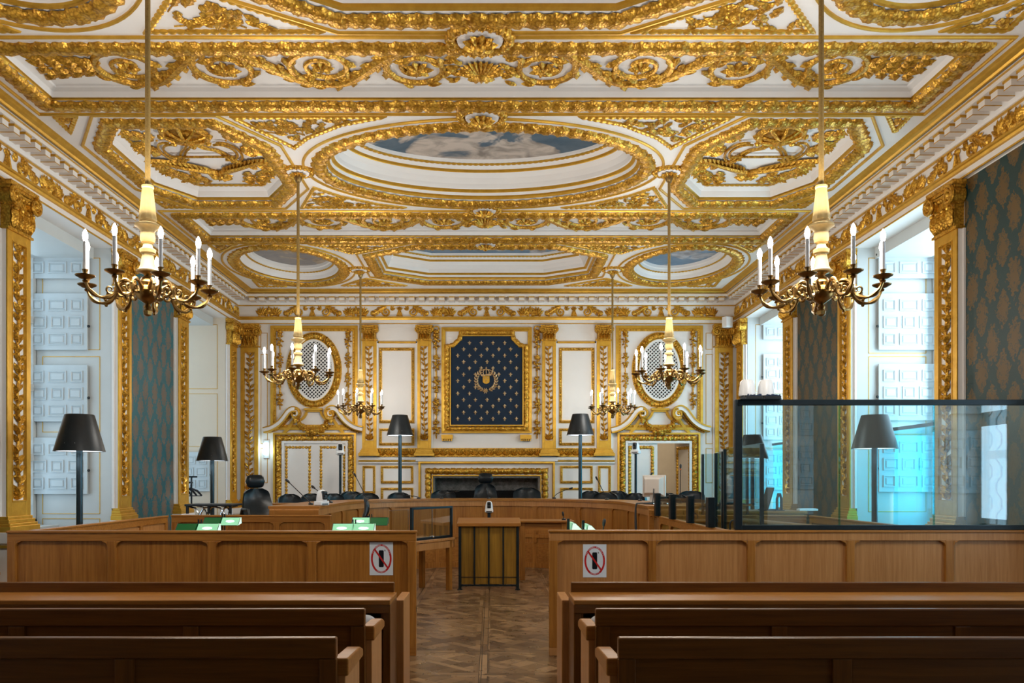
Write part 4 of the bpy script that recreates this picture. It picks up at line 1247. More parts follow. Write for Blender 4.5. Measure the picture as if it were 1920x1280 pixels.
b = MB(); b.mat(Matrix.Translation((x, y, z)) @ Matrix.Rotation(.5, 4, 'Z')); b.box(-.07, .07, -.078, -.071, -.09, .09); b.build('grille', 'white_paint', t, 0)
b = MB(); b.tube([(x, y, z), (x+.1, y+.2, z+.05), (x+.15, DB-.1, z+.08)], .015, 6); b.build('bracket', 'white_plastic', t, 0)
# ================================================================== FURNITURE
def bxm(x0, x1, y0, y1, z0, z1): m = MB(); m.box(x0, x1, y0, y1, z0, z1); return m
# ---- barriers (panelled partitions): frame of rails and stiles, recessed panels with clipped upper corners
def barrier(name, label, p0, p1, H, n, cat='barrier', th=.07, group='panelled oak barriers', low=.42, mat='oak_pale', lit='oak_x', pan=None, lowrail=True, endstile=True):
    """runs from p0 to p1 (x,y); front face is to the right of the direction p0->p1"""
    P0, P1 = Vector(p0), Vector(p1); L = (P1-P0).length; d = (P1-P0)/L
    nrm = Vector((d.y, -d.x))
    t = thing(name, label, cat, ((P0.x+P1.x)/2, (P0.y+P1.y)/2, 0), 0, group)
    fr = lambda: MB().frame((P0.x, P0.y, 0), (d.x, d.y, 0), (0,0,1), (nrm.x, nrm.y, 0))
    sw, tr, br = .075, .095, .075
    b = fr(); b.box(-.0, L, H-tr, H-.018, -th+.005, 0); b.build('top_rail', lit, t, 0, .004)
    b = fr(); b.box(-.006, L+.006, H-.022, H, -th-.004, .010); b.build('cap_moulding', 'oak_lip', t, 0, .005)
    b = fr(); b.box(0, L, 0, br, -th+.005, 0)
    if lowrail: b.box(0, L, low-.03, low+.03, -th+.01, -.002)
    b.build('lower_rail', lit, t, 0, .004)
    w = (L-sw)/n
    for i in range(n+1):
        b = fr(); x = i*w; b.box(x, x+sw, br-.002, H-tr+.002, -th+.004, .001)
        for s_ in (-1, 1):                # curved brackets under the top rail
            if (i == 0 and s_ < 0) or (i == n and s_ > 0): continue
            e = x if s_ < 0 else x+sw
            b.prism([(e, H-tr+.001), (e+s_*.055, H-tr+.001), (e+s_*.040, H-tr-.008), (e+s_*.012, H-tr-.022), (e, H-tr-.05)], -.03, .0)
        b.build('stile', 'oak_z', t, 0, .004)
    for i in range(n):
        b = fr(); x = i*w+sw
        b.box(x-.005, x+w-sw+.005, low+.025 if lowrail else br-.005, H-tr+.005, -th+.02, -.028)
        if lowrail: b.box(x-.005, x+w-sw+.005, br-.005, low-.025, -th+.02, -.028)
        b.build('panel', pan or mat, t, 0)
    return t
YB = 7.53
BL = barrier('oak_barrier', 'long panelled oak barrier left of the aisle with a no-phones sign', (-4.31, YB), (-.584, YB), 1.14, 4, mat='oak_z')
BR = barrier('oak_barrier', 'long panelled oak barrier right of the aisle under the big glass screen', (.63, YB), (5.22, YB), 1.145, 5, mat='oak_pale', lit='oak_pale')  # paler oak than the left barrier: this side's brighter light put into the colour
barrier('oak_partition', 'low oak partition running back along the left wall bay', (-4.17, 10.8), (-4.17, 7.66), 1.14, 4, 'partition', .05, None, pan='oak_pale', lowrail=False)
barrier('oak_partition', 'panelled oak partition behind the green lamps, left side', (-4.12, 10.90), (-2.02, 10.90), 1.14, 3, 'partition', .05, None, lowrail=False, pan='oak_z')
barrier('oak_partition', 'oak partition with yellowish panels and short glass posts on top', (2.30, 10.85), (2.30, 7.64), 1.13, 5, 'partition', .06, None, lowrail=False, pan='oak_olive')
barrier('oak_partition', 'oak partition at the back of the glass dock', (2.42, 10.88), (4.25, 10.88), 1.14, 3, 'partition', .05, None, lowrail=False, pan='oak_z')
barrier('oak_partition', 'oak partition along the right side of the glass dock', (4.32, 7.66), (4.32, 10.85), 1.14, 4, 'partition', .05, None, lowrail=False, pan='oak_z')

# ---- public benches
def pew(label, xa, xb, y, H, aisle, lit, group='rows of oak public benches'):
    """bench facing the court: back panel at y, seat beyond; aisle = +1 end panel at xb, -1 at xa"""
    L = xb-xa
    t = thing('bench', label, 'bench', ((xa+xb)/2, y, 0), 0, group)
    bxm(xa, xb, y, y+.05, H-.10, H).build('top_rail', 'oak_dark_x', t, 0, .008)
    n = max(2, int(round(L/1.02))); w = L/n
    for i in range(n+1):
        x = xa+i*w; x0 = max(xa, x-.045); x1 = min(xb, x+.045)
        if i == 0: x1 = xa+.08
        if i == n: x0 = xb-.08
        bxm(x0, x1, y+.002, y+.05, .12, H-.10).build('stile', 'oak_dark_z', t, 0, .004)
    bxm(xa+.02, xb-.02, y+.018, y+.045, .12, H-.10).build('back_panel', 'oak_dark_x', t, 0)
    bxm(xa+.01, xb-.01, y+.0, y+.05, .0, .12).build('bottom_rail', 'oak_dark_x', t, 0, .004)
    bxm(xa+.02, xb-.02, y+.05, y+.46, .42, .46).build('seat', 'oak_dark_x', t, 0, .006)
    bxm(xa+.02, xb-.02, y+.40, y+.44, .10, .42).build('seat_apron', 'oak_dark_x', t, 0)
    e = xb if aisle > 0 else xa
    x0, x1 = (e-.02, e+.045) if aisle > 0 else (e-.045, e+.02)
    bxm(x0+.01*(aisle<0), x1-.01*(aisle>0), y+.05, y+.47, 0, H-.17).build('end_panel', 'oak_pale', t, 0, .006)
    m = MB(); m.frame((0,0,0), (0,1,0), (0,0,1), (1,0,0))
    m.prism([(y+.045,H-.19),(y+.045,H-.105),(y+.42,H-.125),(y+.50,H-.15),(y+.50,H-.19)], x0-.005, x1+.005)
    m.build('armrest', 'oak_lip', t, 0, .008)
    return t
pew('nearest oak bench on the left, in deep shadow at the bottom edge', -4.6, -.623, 3.87, .862, 1, False)
pew('second oak bench on the left, between nearest bench and ledge row', -4.6, -.62, 4.72, .865, 1, False)
pew('nearest oak bench on the right, at the bottom edge', .70, 4.9, 3.87, .862, -1, True)
pew('second oak bench on the right, between nearest bench and ledge row', .70, 4.9, 4.72, .865, -1, True)
def ledge_bench(label, xa, xb, aisle, group='oak benches with writing ledges'):
    y = 6.02; H = .855; L = xb-xa
    t = thing('ledge_bench', label, 'bench', ((xa+xb)/2, y, 0), 0, group)
    bxm(xa+.02, xb-.02, y, y+.05, .0, H).build('backrest', 'oak_dark_x', t, 0, .006)
    bxm(xa, xb, y-.40, y+.005, .752, .785).build('writing_ledge', 'oak_lip', t, 0, .006)
    bxm(xa, xb, y-.398, y-.37, .695, .753).build('ledge_rail', 'oak_dark_x', t, 0, .003)
    bxm(xa+.06, xb-.06, y-.36, y, .60, .62).build('shelf', 'oak_dark_x', t, 0)
    n = max(3, int(round(L/.98))); w = (L-.1)/n
    for i in range(n+1):
        x = xa+.05+i*w; bxm(x-.016, x+.016, y-.375, y, .615, .755).build('shelf_divider', 'oak_dark_z', t, 0)
    bxm(xa+.06, xb-.06, y-.372, y-.352, .615, .66).build('shelf_lip', 'oak_lip', t, 0, .003)
    for e in (xa, xb):
        s_ = 1 if e == xa else -1
        a, b = sorted((e, e+s_*.05)); bxm(a, b, y-.39, y, 0, .753).build('end_panel', 'oak_dark_z', t, 0, .006)
    e = xb if aisle > 0 else xa; a, b = sorted((e-aisle*.02, e+aisle*.045))
    bxm(a, b, y+.05, y+.50, 0, .72).build('seat_end', 'oak_pale', t, 0, .006)
    bxm(xa+.03, xb-.03, y+.05, y+.46, .42, .46).build('seat', 'oak_dark_x', t, 0, .006)
    bxm(xa+.03, xb-.03, y+.40, y+.44, 0, .42).build('seat_apron', 'oak_dark_x', t, 0)
    return t
ledge_bench('oak bench with long writing ledge left of the aisle', -4.6, -.585, 1)
ledge_bench('oak bench with long pale writing ledge right of the aisle', .665, 4.9, -1)
# round white things tucked under the ledges at the aisle ends
for s, lab in ((-1, 'little grey round cap in the gap under the left ledge'), (1, 'little pale round cap in the gap under the right ledge')):
    x = -.70 if s < 0 else .80
    t = thing('round_cap', lab, 'cap', (x, 5.30, .52))
    b = MB(); b.frame((x, 5.33, .66), (1,0,0), (0,0,1), (0,-1,0)); b.lathe([(.005,0),(.07,0),(.075,.012),(.06,.03),(.03,.04),(.005,.042)], 20); b.build('cap_shell', 'white_plastic', t, 40)
    b = MB(); b.tube([(x, 5.34, .66), (x, 5.40, .64), (x, 5.645, .64)], .012, 6); b.build('bracket', 'dark_metal', t, 30)

# ---- curved bench of the court
RT = 2.22
def curve(o, n=40, y_end=11.04):
    R = RT+o; pts = [(-R, y_end), (-R, 12.3)]
    pts += [(-R*math.cos(a), 13.1+R*math.sin(a)) for a in [PI*i/n for i in range(n+1)]]
    pts += [(R, 12.3), (R, y_end)]
    return pts
def court_bench():
    t = thing('court_bench', 'great curved oak bench of the judges with panelled front', 'judges desk', (0, 13.1, 0))
    def strip(o0, o1, z0, z1, name, mat, sm=25):
        a, b = curve(o0), curve(o1); n = len(a); m = MB()
        vs = [(p[0],p[1],z1) for p in a]+[(p[0],p[1],z1) for p in b]+[(p[0],p[1],z0) for p in a]+[(p[0],p[1],z0) for p in b]
        fs = []
        for i in range(n-1):
            j = i+1; fs += [(i,j,n+j,n+i),(2*n+i,3*n+i,3*n+j,2*n+j),(i,2*n+i,2*n+j,j),(n+i,n+j,3*n+j,3*n+i)]
        for i in (0, n-1): fs.append((i,n+i,3*n+i,2*n+i))
        m.add(vs, fs); return m.build(name, mat, t, sm)
    strip(-.03, .66, 1.215, 1.255, 'top', 'oak_lip')
    strip(-.012, .03, 1.125, 1.216, 'top_rail', 'oak_pale')
    strip(.02, .05, .0, 1.13, 'front_panel', 'oak_z')
    strip(-.006, .03, .55, .61, 'middle_rail', 'oak_z'); strip(-.006, .03, 0, .09, 'bottom_rail', 'oak_z')
    strip(.60, .63, DZ+.0, 1.216, 'back_panel', 'oak_z')
    c = curve(0, 200); seg = [0]
    for i in range(1, len(c)): seg.append(seg[-1]+math.hypot(c[i][0]-c[i-1][0], c[i][1]-c[i-1][1]))
    n = 12; tot = seg[-1]
    for k in range(n+1):
        s_ = .04+(tot-.08)*k/n
        i = max(j for j in range(len(seg)-1) if seg[j] <= s_); u = (s_-seg[i])/(seg[i+1]-seg[i])
        p = Vector(c[i]).lerp(Vector(c[i+1]), u); d = (Vector(c[i+1])-Vector(c[i])).normalized(); nr = Vector((d.y, -d.x))
        m = MB().frame((p.x, p.y, 0), (d.x, d.y, 0), (0,0,1), (nr.x, nr.y, 0)); m.box(-.04, .04, .0, 1.13, -.03, .008)
        for q in (-1, 1): m.prism([(q*.04,1.128),(q*.10,1.128),(q*.085,1.118),(q*.055,1.10),(q*.04,1.075)], -.02, .004)
        m.build('stile', 'oak_z', t, 0, .003)
    for sx in (-1, 1):                      # squared ends
        a, b = sorted((sx*(RT-.02), sx*(RT+.64))); m = bxm(a, b, 11.02, 11.09, 0, 1.216); m.build('end_panel', 'oak_pale', t, 0, .005)
        m = MB()
        for q in (a, b-.07): m.box(q, q+.07, 11.008, 11.02, 0, 1.2)
        m.box(a+.07, b-.07, 11.008, 11.02, 1.11, 1.2); m.box(a+.07, b-.07, 11.008, 11.02, 0, .08); m.build('end_frame', 'oak_lip', t, 0, .003)
court_bench()
def wing_desk(label, x0, x1, y0, y1, H, base=DZ):
    t = thing('wing_desk', label, 'desk', ((x0+x1)/2, (y0+y1)/2, base))
    bxm(x0, x1, y0, y1, H-.035, H).build('top', 'oak_lip', t, 0, .006)
    bxm(x0+.22, x1-.03, y0+.04, y0+.07, base, H-.035).build('front_panel', 'oak_pale', t, 0)
    bxm(x0+.22, x0+.25, y0+.07, y1-.04, base, H-.035).build('side_panel', 'oak_z', t, 0)
    bxm(x1-.06, x1-.03, y0+.07, y1-.04, base, H-.035).build('side_panel', 'oak_z', t, 0)
    m = MB(); m.tube([(x0+.1, y0+.3, base), (x0+.1, y0+.3, H-.036)], .03, 10); m.build('leg', 'chrome', t, 30)
wing_desk('oak desk behind the glass dock at the right, with laptop', 3.0, 4.5, 11.50, 12.15, 1.17)
wing_desk('oak side desk in the back left, behind the tall black chair', -3.95, -3.05, 13.5, 13.95, 1.22)
wing_desk('oak side desk in the back right, behind the short glass posts', 2.98, 4.3, 13.35, 14.0, 1.22)

# ---- lectern
t = thing('lectern', 'freestanding oak lectern with dark metal bars on its front', 'lectern', (.06, 12.2, 0))
x0, x1, y, H = -.36, .485, 12.08, .985
bxm(x0, x1, y+.02, y+.045, .08, H-.05).build('front_panel', 'oak_olive', t, 0)
m = MB(); m.frame((0,0,0), (0,1,0), (0,0,1), (1,0,0)); m.prism([(y-.05,H-.06),(y-.05,H-.01),(y+.46,H+.05),(y+.46,H)], x0-.04, x1+.045); m.build('slanted_top', 'oak_lip', t, 0, .008)
for x in (x0, x1): bxm(x-.02, x+.02, y-.01, y+.03, 0, H-.05).build('post', 'dark_metal', t, 0, .003)
for x in (x0, x1): bxm(x-.018, x+.018, y+.36, y+.39, 0, H-.0).build('post', 'dark_metal', t, 0, .003)
for i in (1, 2, 3): bxm(x0+(x1-x0)*i/4-.011, x0+(x1-x0)*i/4+.011, y-.006, y+.02, .06, H-.05).build('bar', 'dark_metal', t, 0)
bxm(x0, x1, y-.004, y+.02, .05, .075).build('bottom_rail', 'dark_metal', t, 0)
bxm(x0, x1, y+.012, y+.02, .178, .186).build('seam', 'black_plastic', t, 0)
bxm(x0, x0+.02, y+.04, y+.38, .1, H-.05).build('side_panel', 'oak_z', t, 0); bxm(x1-.02, x1, y+.04, y+.38, .1, H-.05).build('side_panel', 'oak_z', t, 0)
for x in (x0, x1): bxm(x-.035, x+.035, y-.03, y+.05, 0, .012).build('foot', 'dark_metal', t, 0)

# ---- clerk tables inside the horseshoe
t = thing('clerk_table', 'oak table with thick top right of the lectern', 'table', (.85, 13.4, 0))
bxm(.40, 1.42, 13.15, 13.75, .925, .955).build('top', 'oak_lip', t, 0, .006)
bxm(.64, 1.22, 13.235, 13.26, .80, .925).build('apron', 'oak_x', t, 0)
for x in (.56, 1.22):
    for y in (13.22, 13.62): bxm(x, x+.08, y, y+.08, 0, .925).build('leg', 'oak_z', t, 0, .004)
def slant_table():
    P = Vector((-.42, 12.12)); d = Vector((-.53, -.85)).normalized(); n = Vector((d.y, -d.x))
    if n.x < 0: n = -n
    t = thing('counsel_table', 'slanting oak table under the dark framed glass screen, left of the lectern', 'table', (P.x, P.y, 0))
    fr = lambda: MB().frame((P.x, P.y, 0), (d.x, d.y, 0), (0,0,1), (n.x, n.y, 0))
    b = fr(); b.box(0, 1.5, .73, .765, -.62, .0); b.build('top', 'oak_pale', t, 0, .005)
    b = fr(); b.box(0, 1.5, .62, .72, -.045, -.02); b.build('apron', 'oak_pale', t, 0, .004)
    for a in (.06, 1.38):
        for c in (-.58, -.09):
            b = fr(); b.box(a, a+.07, 0, .73, c, c+.07); b.build('leg', 'oak_z', t, 0, .004)
    s = thing('glass_screen', 'dark framed glass screen standing on the slanting table', 'glass screen', (P.x+d.x*.5, P.y+d.y*.5, .765))
    x0, x1, z0, z1, q = .02, 1.0, .766, 1.225, -.06
    b = fr(); b.box(x0, x1, z0, z0+.035, q-.02, q+.02); b.box(x0, x1, z1-.03, z1, q-.02, q+.02); b.box(x0, x0+.03, z0, z1, q-.02, q+.02); b.box(x1-.04, x1, z0, z1, q-.02, q+.02); b.build('frame', 'dark_metal', s, 0, .003)
    b = fr(); b.box(x0+.03, x1-.04, z0+.035, z1-.03, q-.004, q+.004); b.build('pane', 'clear_glass', s, 0)
    b = fr(); b.box((x0+x1)/2-.006, (x0+x1)/2+.006, z0+.035, z1-.03, q-.008, q+.008); b.build('mullion', 'chrome', s, 0)
    b = fr(); b.ball(((x0+x1)/2, z0+.035, q+.02), .018, 8, 5); b.build('clip', 'chrome', s, 40)
    s = thing('glass_screen', 'frameless clear glass screen beside the dark framed one, left end of the slanting table', 'glass screen', (P.x+d.x*1.4, P.y+d.y*1.4, .765))
    b = fr(); b.box(1.06, 1.46, .766, 1.20, q-.004, q+.004); b.build('pane', 'clear_glass', s, 0)
    b = fr(); b.box(1.06, 1.46, 1.197, 1.203, q-.006, q+.006); b.box(1.054, 1.06, .766, 1.203, q-.006, q+.006); b.build('polished_edge', 'chrome', s, 0)
    b = fr()
    for x in (1.12, 1.36): b.box(x, x+.05, .766, .80, q-.025, q+.025)
    b.build('clamp', 'chrome', s, 0)
slant_table()
# advocates' desks with green lamps behind the barriers
def adv_desk(label, x0, x1, y, rot=False):
    t = thing('advocate_desk', label, 'desk', ((x0+x1)/2, y, 0), 0, 'advocates desks behind the barriers')
    bxm(x0, x1, y-.3, y+.3, .72, .755).build('top', 'oak_lip', t, 0, .005)
    bxm(x0+.03, x1-.03, y+.25, y+.28, 0, .72).build('front_panel', 'oak_z', t, 0)
    for x in (x0+.02, x1-.06): bxm(x, x+.04, y-.27, y+.25, 0, .72).build('side_panel', 'oak_z', t, 0)
adv_desk('first advocates desk right behind the left barrier', -3.95, -.9, 8.35)
adv_desk('second advocates desk farther behind the left barrier', -3.95, -.9, 9.75)
adv_desk('advocates desk behind the right barrier, under the side-on green lamps', .75, 2.15, 8.6)
def green_lamp(label, x, y, rz, left, right, group='green glass double desk lamps'):
    t = thing('desk_lamp', label, 'desk lamp', (0,0,0), 0, group)
    b = MB(); b.lathe([(.005,0),(.10,0),(.10,.012),(.03,.024),(.005,.024)], 20); b.build('base', 'dark_metal', t, 30)
    b = MB()
    for s in (-1, 1): b.box(s*.014-.005, s*.014+.005, .031, .056, .02, .445)
    b.build('stem', 'pole_metal', t, 0)
    # two-part glass hood, trapezium in end view, sloping towards the reader
    for s, st in ((-1, left), (1, right)):
        x0, x1 = sorted((s*.008, s*.205))
        prof_in = [(-.105,.315),(-.012,.405),(.018,.405),(.03,.335)]
        m = MB(); n = len(prof_in)
        vs = [(x0, p[0], p[1]) for p in prof_in]+[(x1+(0 if s<0 else .012), p[0], p[1]) for p in prof_in]
        m.add(vs, [(i, i+1, n+i+1, n+i) for i in range(n-1)]+[(0,1,2,3) if s < 0 else (4,5,6,7)])
        sh = m.build('glass_shade', 'green_glass_lit' if st else 'green_glass_dark', t, 0)
        r_ = MB(); r_.tube([(x0, -.105, .315), (x1, -.105, .315)], .003, 4); r_.tube([(x0, -.012, .405), (x1, -.012, .405)], .003, 4); e = x0 if s < 0 else x1+.012
        r_.tube([(e, p[0], p[1]) for p in prof_in], .003, 4); r_.build('shade_edge', 'black_plastic', sh, 0)
        if st:
            b = MB(); ex = x0-.002 if s < 0 else x1+.014; b.add([(ex, p[0], p[1]) for p in prof_in], [(0,1,2,3)]); b.build('end_plate', 'green_lamp_end', t, 0)
            b = MB(); b.mat(Matrix.Translation((s*.11, -.060, .362)) @ Matrix.Rotation(.77, 4, 'X')); b.ball((0,0,0), (.050,.018,.003), 14, 6); b.build('bulb', 'green_lamp_bulb', t, 40)
    t.location = (x, y, .755); t.rotation_euler = (0,0,rz); return t
def lampx(px, py, d): return at(px, py, d)[0]
green_lamp('green glass lamp on the first desk, dark left half and lit right half', lampx(372, 985, 8.4), 8.40, 0, False, True)
green_lamp('green glass lamp on the second desk, half hidden behind the nearer left lamp', lampx(417, 980, 9.8), 9.80, 0, False, True)
green_lamp('brightly lit green glass lamp on the first desk nearer the aisle', lampx(663, 985, 8.4), 8.40, 0, True, True)
green_lamp('green glass lamp on the second desk nearer the aisle, dark right half', lampx(694, 980, 9.8), 9.80, 0, True, False)
green_lamp('side-on green lamp behind the right barrier, nearer the aisle', lampx(1068,980,8.6)+.03, 8.6, PI/2, True, True)
green_lamp('side-on green lamp behind the right barrier, nearer the dock', lampx(1096,985,8.25)+.03, 8.25, PI/2, True, True)

# ---- chairs
def low_chair():
    t = thing('court_chair', 'x', 'chair', (0,0,0))
    m = MB()                                     # padded rounded back, facing -y
    def sec(z): 
        u = (z-.42)/.52; t_ = max(0, (u-.74)/.26); return .25*(1-.05*u)*(1-.62*t_**3.2)
    Z = [.42+.52*q for q in (0,.15,.3,.45,.6,.7,.78,.84,.89,.93,.96,.985,1)]; K = 12; vs = []
    for z in Z:
        w = sec(z); yb = .20+.06*(z-.42); th = .045*(1-.75*max(0,(z-.84)/.10)**3)
        for k in range(K+1):
            u = k/K*2-1; vs.append((w*u, yb-.05*(u*u)*-1*0-.05*u*u-th, z))
        for k in range(K, -1, -1):
            u = k/K*2-1; vs.append((w*u*1.02, yb-.05*u*u+th*.8, z))
    R = 2*(K+1); fs = [(i*R+k, i*R+(k+1)%R, (i+1)*R+(k+1)%R, (i+1)*R+k) for i in range(12) for k in range(R)]
    fs += [tuple(range(R-1,-1,-1)), tuple(12*R+k for k in range(R))]
    m.add(vs, fs); m.build('backrest', 'black_leather', t, 50)
    m = MB(); m.box(-.25, .25, -.25, .22, .38, .47); m.build('seat', 'black_leather', t, 0, .03)
    for s in (-1, 1):
        m = MB(); m.tube([(s*.27, .18, .58), (s*.29, .05, .66), (s*.29, -.16, .65), (s*.28, -.2, .5), (s*.26, -.18, .42)], .022, 8); m.build('armrest', 'black_plastic', t, 40)
    m = MB(); m.tube([(0,0,.09), (0,0,.38)], .03, 10)
    m.build('column', 'chrome', t, 40)
    m = MB()
    for i in range(5):
        a = TAU*i/5; m.tube([(0,0,.10), (.27*math.cos(a), .27*math.sin(a), .06)], .022, 6); m.ball((.27*math.cos(a), .27*math.sin(a), .03), .03, 8, 5)
    m.build('star_base', 'black_plastic', t, 40)
    return t
CH = low_chair(); used = []
def place(label, px, py, d, rz, base=DZ, sc=1.0):
    x, y, ztop = at(px, py, d)
    if not used: o = CH; used.append(1)
    else: o = dup(CH, (0,0,0), 0)
    o.location = (x, d, base); o.rotation_euler = (0,0,rz); o['label'] = label; o['group'] = 'low black leather chairs around the curved bench'
    h = ztop-base; s = h/.94; o.scale = (sc, sc, s); return o
place('leftmost low black chair, first right of the tall left chair', 547, 926, 14.7, .5, sc=.84)
place('low black chair behind the white camera dome, left', 586, 925, 15.5, .4, sc=0.80)
place('low black chair just right of the white camera dome, left', 633, 925, 14.95, .7, sc=.84)
place('low black chair right of the left camera pole, turned sideways', 664, 921, 16.4, .5, sc=1.01)
place('low black chair left of the left back floor lamp', 693, 924, 15.65, .5, sc=1.01)
place('low black chair directly below the left back floor lamp', 752, 923, 15.95, .35, sc=0.92)
place('low black chair in front of the fireplace, left of the tall chair', 832, 919, 16.2, .1, sc=1.02)
place('low black chair in front of the fireplace, right of the tall chair', 987, 914, 16.3, -.1, sc=1.13)
place('low black chair touching the right back floor lamp pole', 1104, 920, 16.8, -.4, sc=0.92)
place('low black chair just right of the right back floor lamp, nearer the desk', 1130, 923, 15.45, -.5, sc=1.01)
place('low black chair between the right floor lamp and the right camera pole', 1152, 920, 16.25, -.5, sc=0.92)
place('low black chair by the right camera pole, left of the monitor', 1184, 924, 14.95, -.7, sc=0.88)
place('low black chair half hidden behind the beige monitor', 1248, 924, 15.6, -.5, sc=0.80)
place('low black chair right of the monitor, behind the short glass posts', 1265, 927, 14.75, -.6, sc=0.84)
place('low black chair farthest right, before the open door', 1297, 920, 16.3, -.2, sc=1.09)
def tall_chair(label, x, y, base, top, rz, sc=1.0):
    t = thing('executive_chair', label, 'chair', (0,0,0), 0, 'tall black executive chairs')
    H = top-base
    m = MB(); Z0, Z1 = .44, H-.22; n = 14; K = 10; vs = []
    for i in range(n+1):
        u = i/n; z = Z0+(Z1-Z0)*u; w = .27*(1-.30*u**2-.35*max(0,(u-.88)/.12)**2); yb = .20+.16*u; th = .06*(1-.35*u)
        for k in range(K+1):
            q = k/K*2-1; vs.append((w*q, yb-.07*q*q-th*(1-.4*q*q)-.02*math.sin(u*7), z))
        for k in range(K, -1, -1):
            q = k/K*2-1; vs.append((w*q*1.03, yb-.07*q*q+th*.8, z))
    R = 2*(K+1); fs = [(i*R+k, i*R+(k+1)%R, (i+1)*R+(k+1)%R, (i+1)*R+k) for i in range(n) for k in range(R)]
    fs += [tuple(range(R-1,-1,-1)), tuple(n*R+k for k in range(R))]; m.add(vs, fs); m.build('backrest', 'black_leather', t, 50)
    m = MB(); vs = []; n2 = 10                     # bolster headrest
    for i in range(n2+1):
        q = i/n2*2-1; s = (1-abs(q)**5)**.5*.98+.02
        for k in range(12):
            a = TAU*k/12; vs.append((.165*q, .345+.055*s*math.cos(a), H-.11+.105*s*math.sin(a)))
    m.add(vs, [(i*12+k, i*12+(k+1)%12, (i+1)*12+(k+1)%12, (i+1)*12+k) for i in range(n2) for k in range(12)]); m.build('headrest', 'black_leather', t, 60)
    m = MB(); m.box(-.27, .27, -.27, .22, .40, .50); m.build('seat', 'black_leather', t, 0, .04)
    for s in (-1, 1):
        m = MB(); m.tube([(s*.29, .20, .60), (s*.31, .08, .70), (s*.31, -.20, .69), (s*.30, -.25, .55), (s*.27, -.2, .45)], .026, 8); m.build('armrest', 'black_plastic', t, 40)
    m = MB(); m.tube([(0,0,.10), (0,0,.41)], .032, 10); m.build('column', 'chrome', t, 40)
    m = MB()
    for i in range(5):
        a = TAU*i/5; m.tube([(0,0,.11), (.31*math.cos(a), .31*math.sin(a), .065)], .025, 6); m.ball((.31*math.cos(a), .31*math.sin(a), .032), .032, 8, 5)
    m.build('star_base', 'black_plastic', t, 40)
    t.location = (x, y, base); t.rotation_euler = (0,0,rz); t.scale = (sc, sc, 1); return t
x, y, z = at(910, 886, 16.35); tall_chair('tall black executive chair in the centre before the fireplace', x, y, DZ, z, 0, .95)
x, y, z = at(478, 889, 12.9); tall_chair('tall black executive chair on the left by the corner pilaster', x+.12, y, DZ, z, .62, .95)
x, y, z = at(1378, 884, 12.75); tall_chair('tall black executive chair seen sideways behind the dock post', x-.28, y, DZ, z, -1.25, .95)
# small two-part swivel chair seen from the side
def swivel():
    t = thing('swivel_chair', 'small black swivel chair with curved headrest beside the lit green lamps', 'chair', (0,0,0))
    def pad(name, yc, zc, h, w, th, tilt):
        m = MB(); vs = []; n = 8
        for i in range(n+1):
            q = i/n*2-1; s = (1-abs(q)**3)**.5
            for k in range(12):
                a = TAU*k/12; vs.append((w*s*math.cos(a), yc+tilt*q*h-.05*q*q+th*s*math.sin(a), zc+h*q))
        m.add(vs, [(i*12+k, i*12+(k+1)%12, (i+1)*12+(k+1)%12, (i+1)*12+k) for i in range(n) for k in range(12)]); m.build(name, 'black_leather', t, 60)
    pad('headrest', .27, 1.24, .16, .15, .035, .10); pad('backrest', .22, .84, .20, .22, .05, .05)
    m = MB(); m.tube([(0,.18,.48), (0,.27,.7), (0,.29,1.0), (0,.28,1.15)], .02, 8); m.build('back_spine', 'dark_metal', t, 40)
    m = MB(); m.box(-.24, .24, -.25, .2, .44, .52); m.build('seat', 'black_leather', t, 0, .035)
    m = MB(); m.tube([(0,0,.1), (0,0,.45)], .03, 10); m.build('column', 'chrome', t, 40)
    m = MB()
    for i in range(5):
        a = TAU*i/5; m.tube([(0,0,.11), (.3*math.cos(a), .3*math.sin(a), .065)], .024, 6); m.ball((.3*math.cos(a), .3*math.sin(a), .031), .031, 8, 5)
    m.build('star_base', 'black_plastic', t, 40)
    t.location = (-1.74, 10.42, 0); t.rotation_euler = (0,0,-1.35)
swivel()

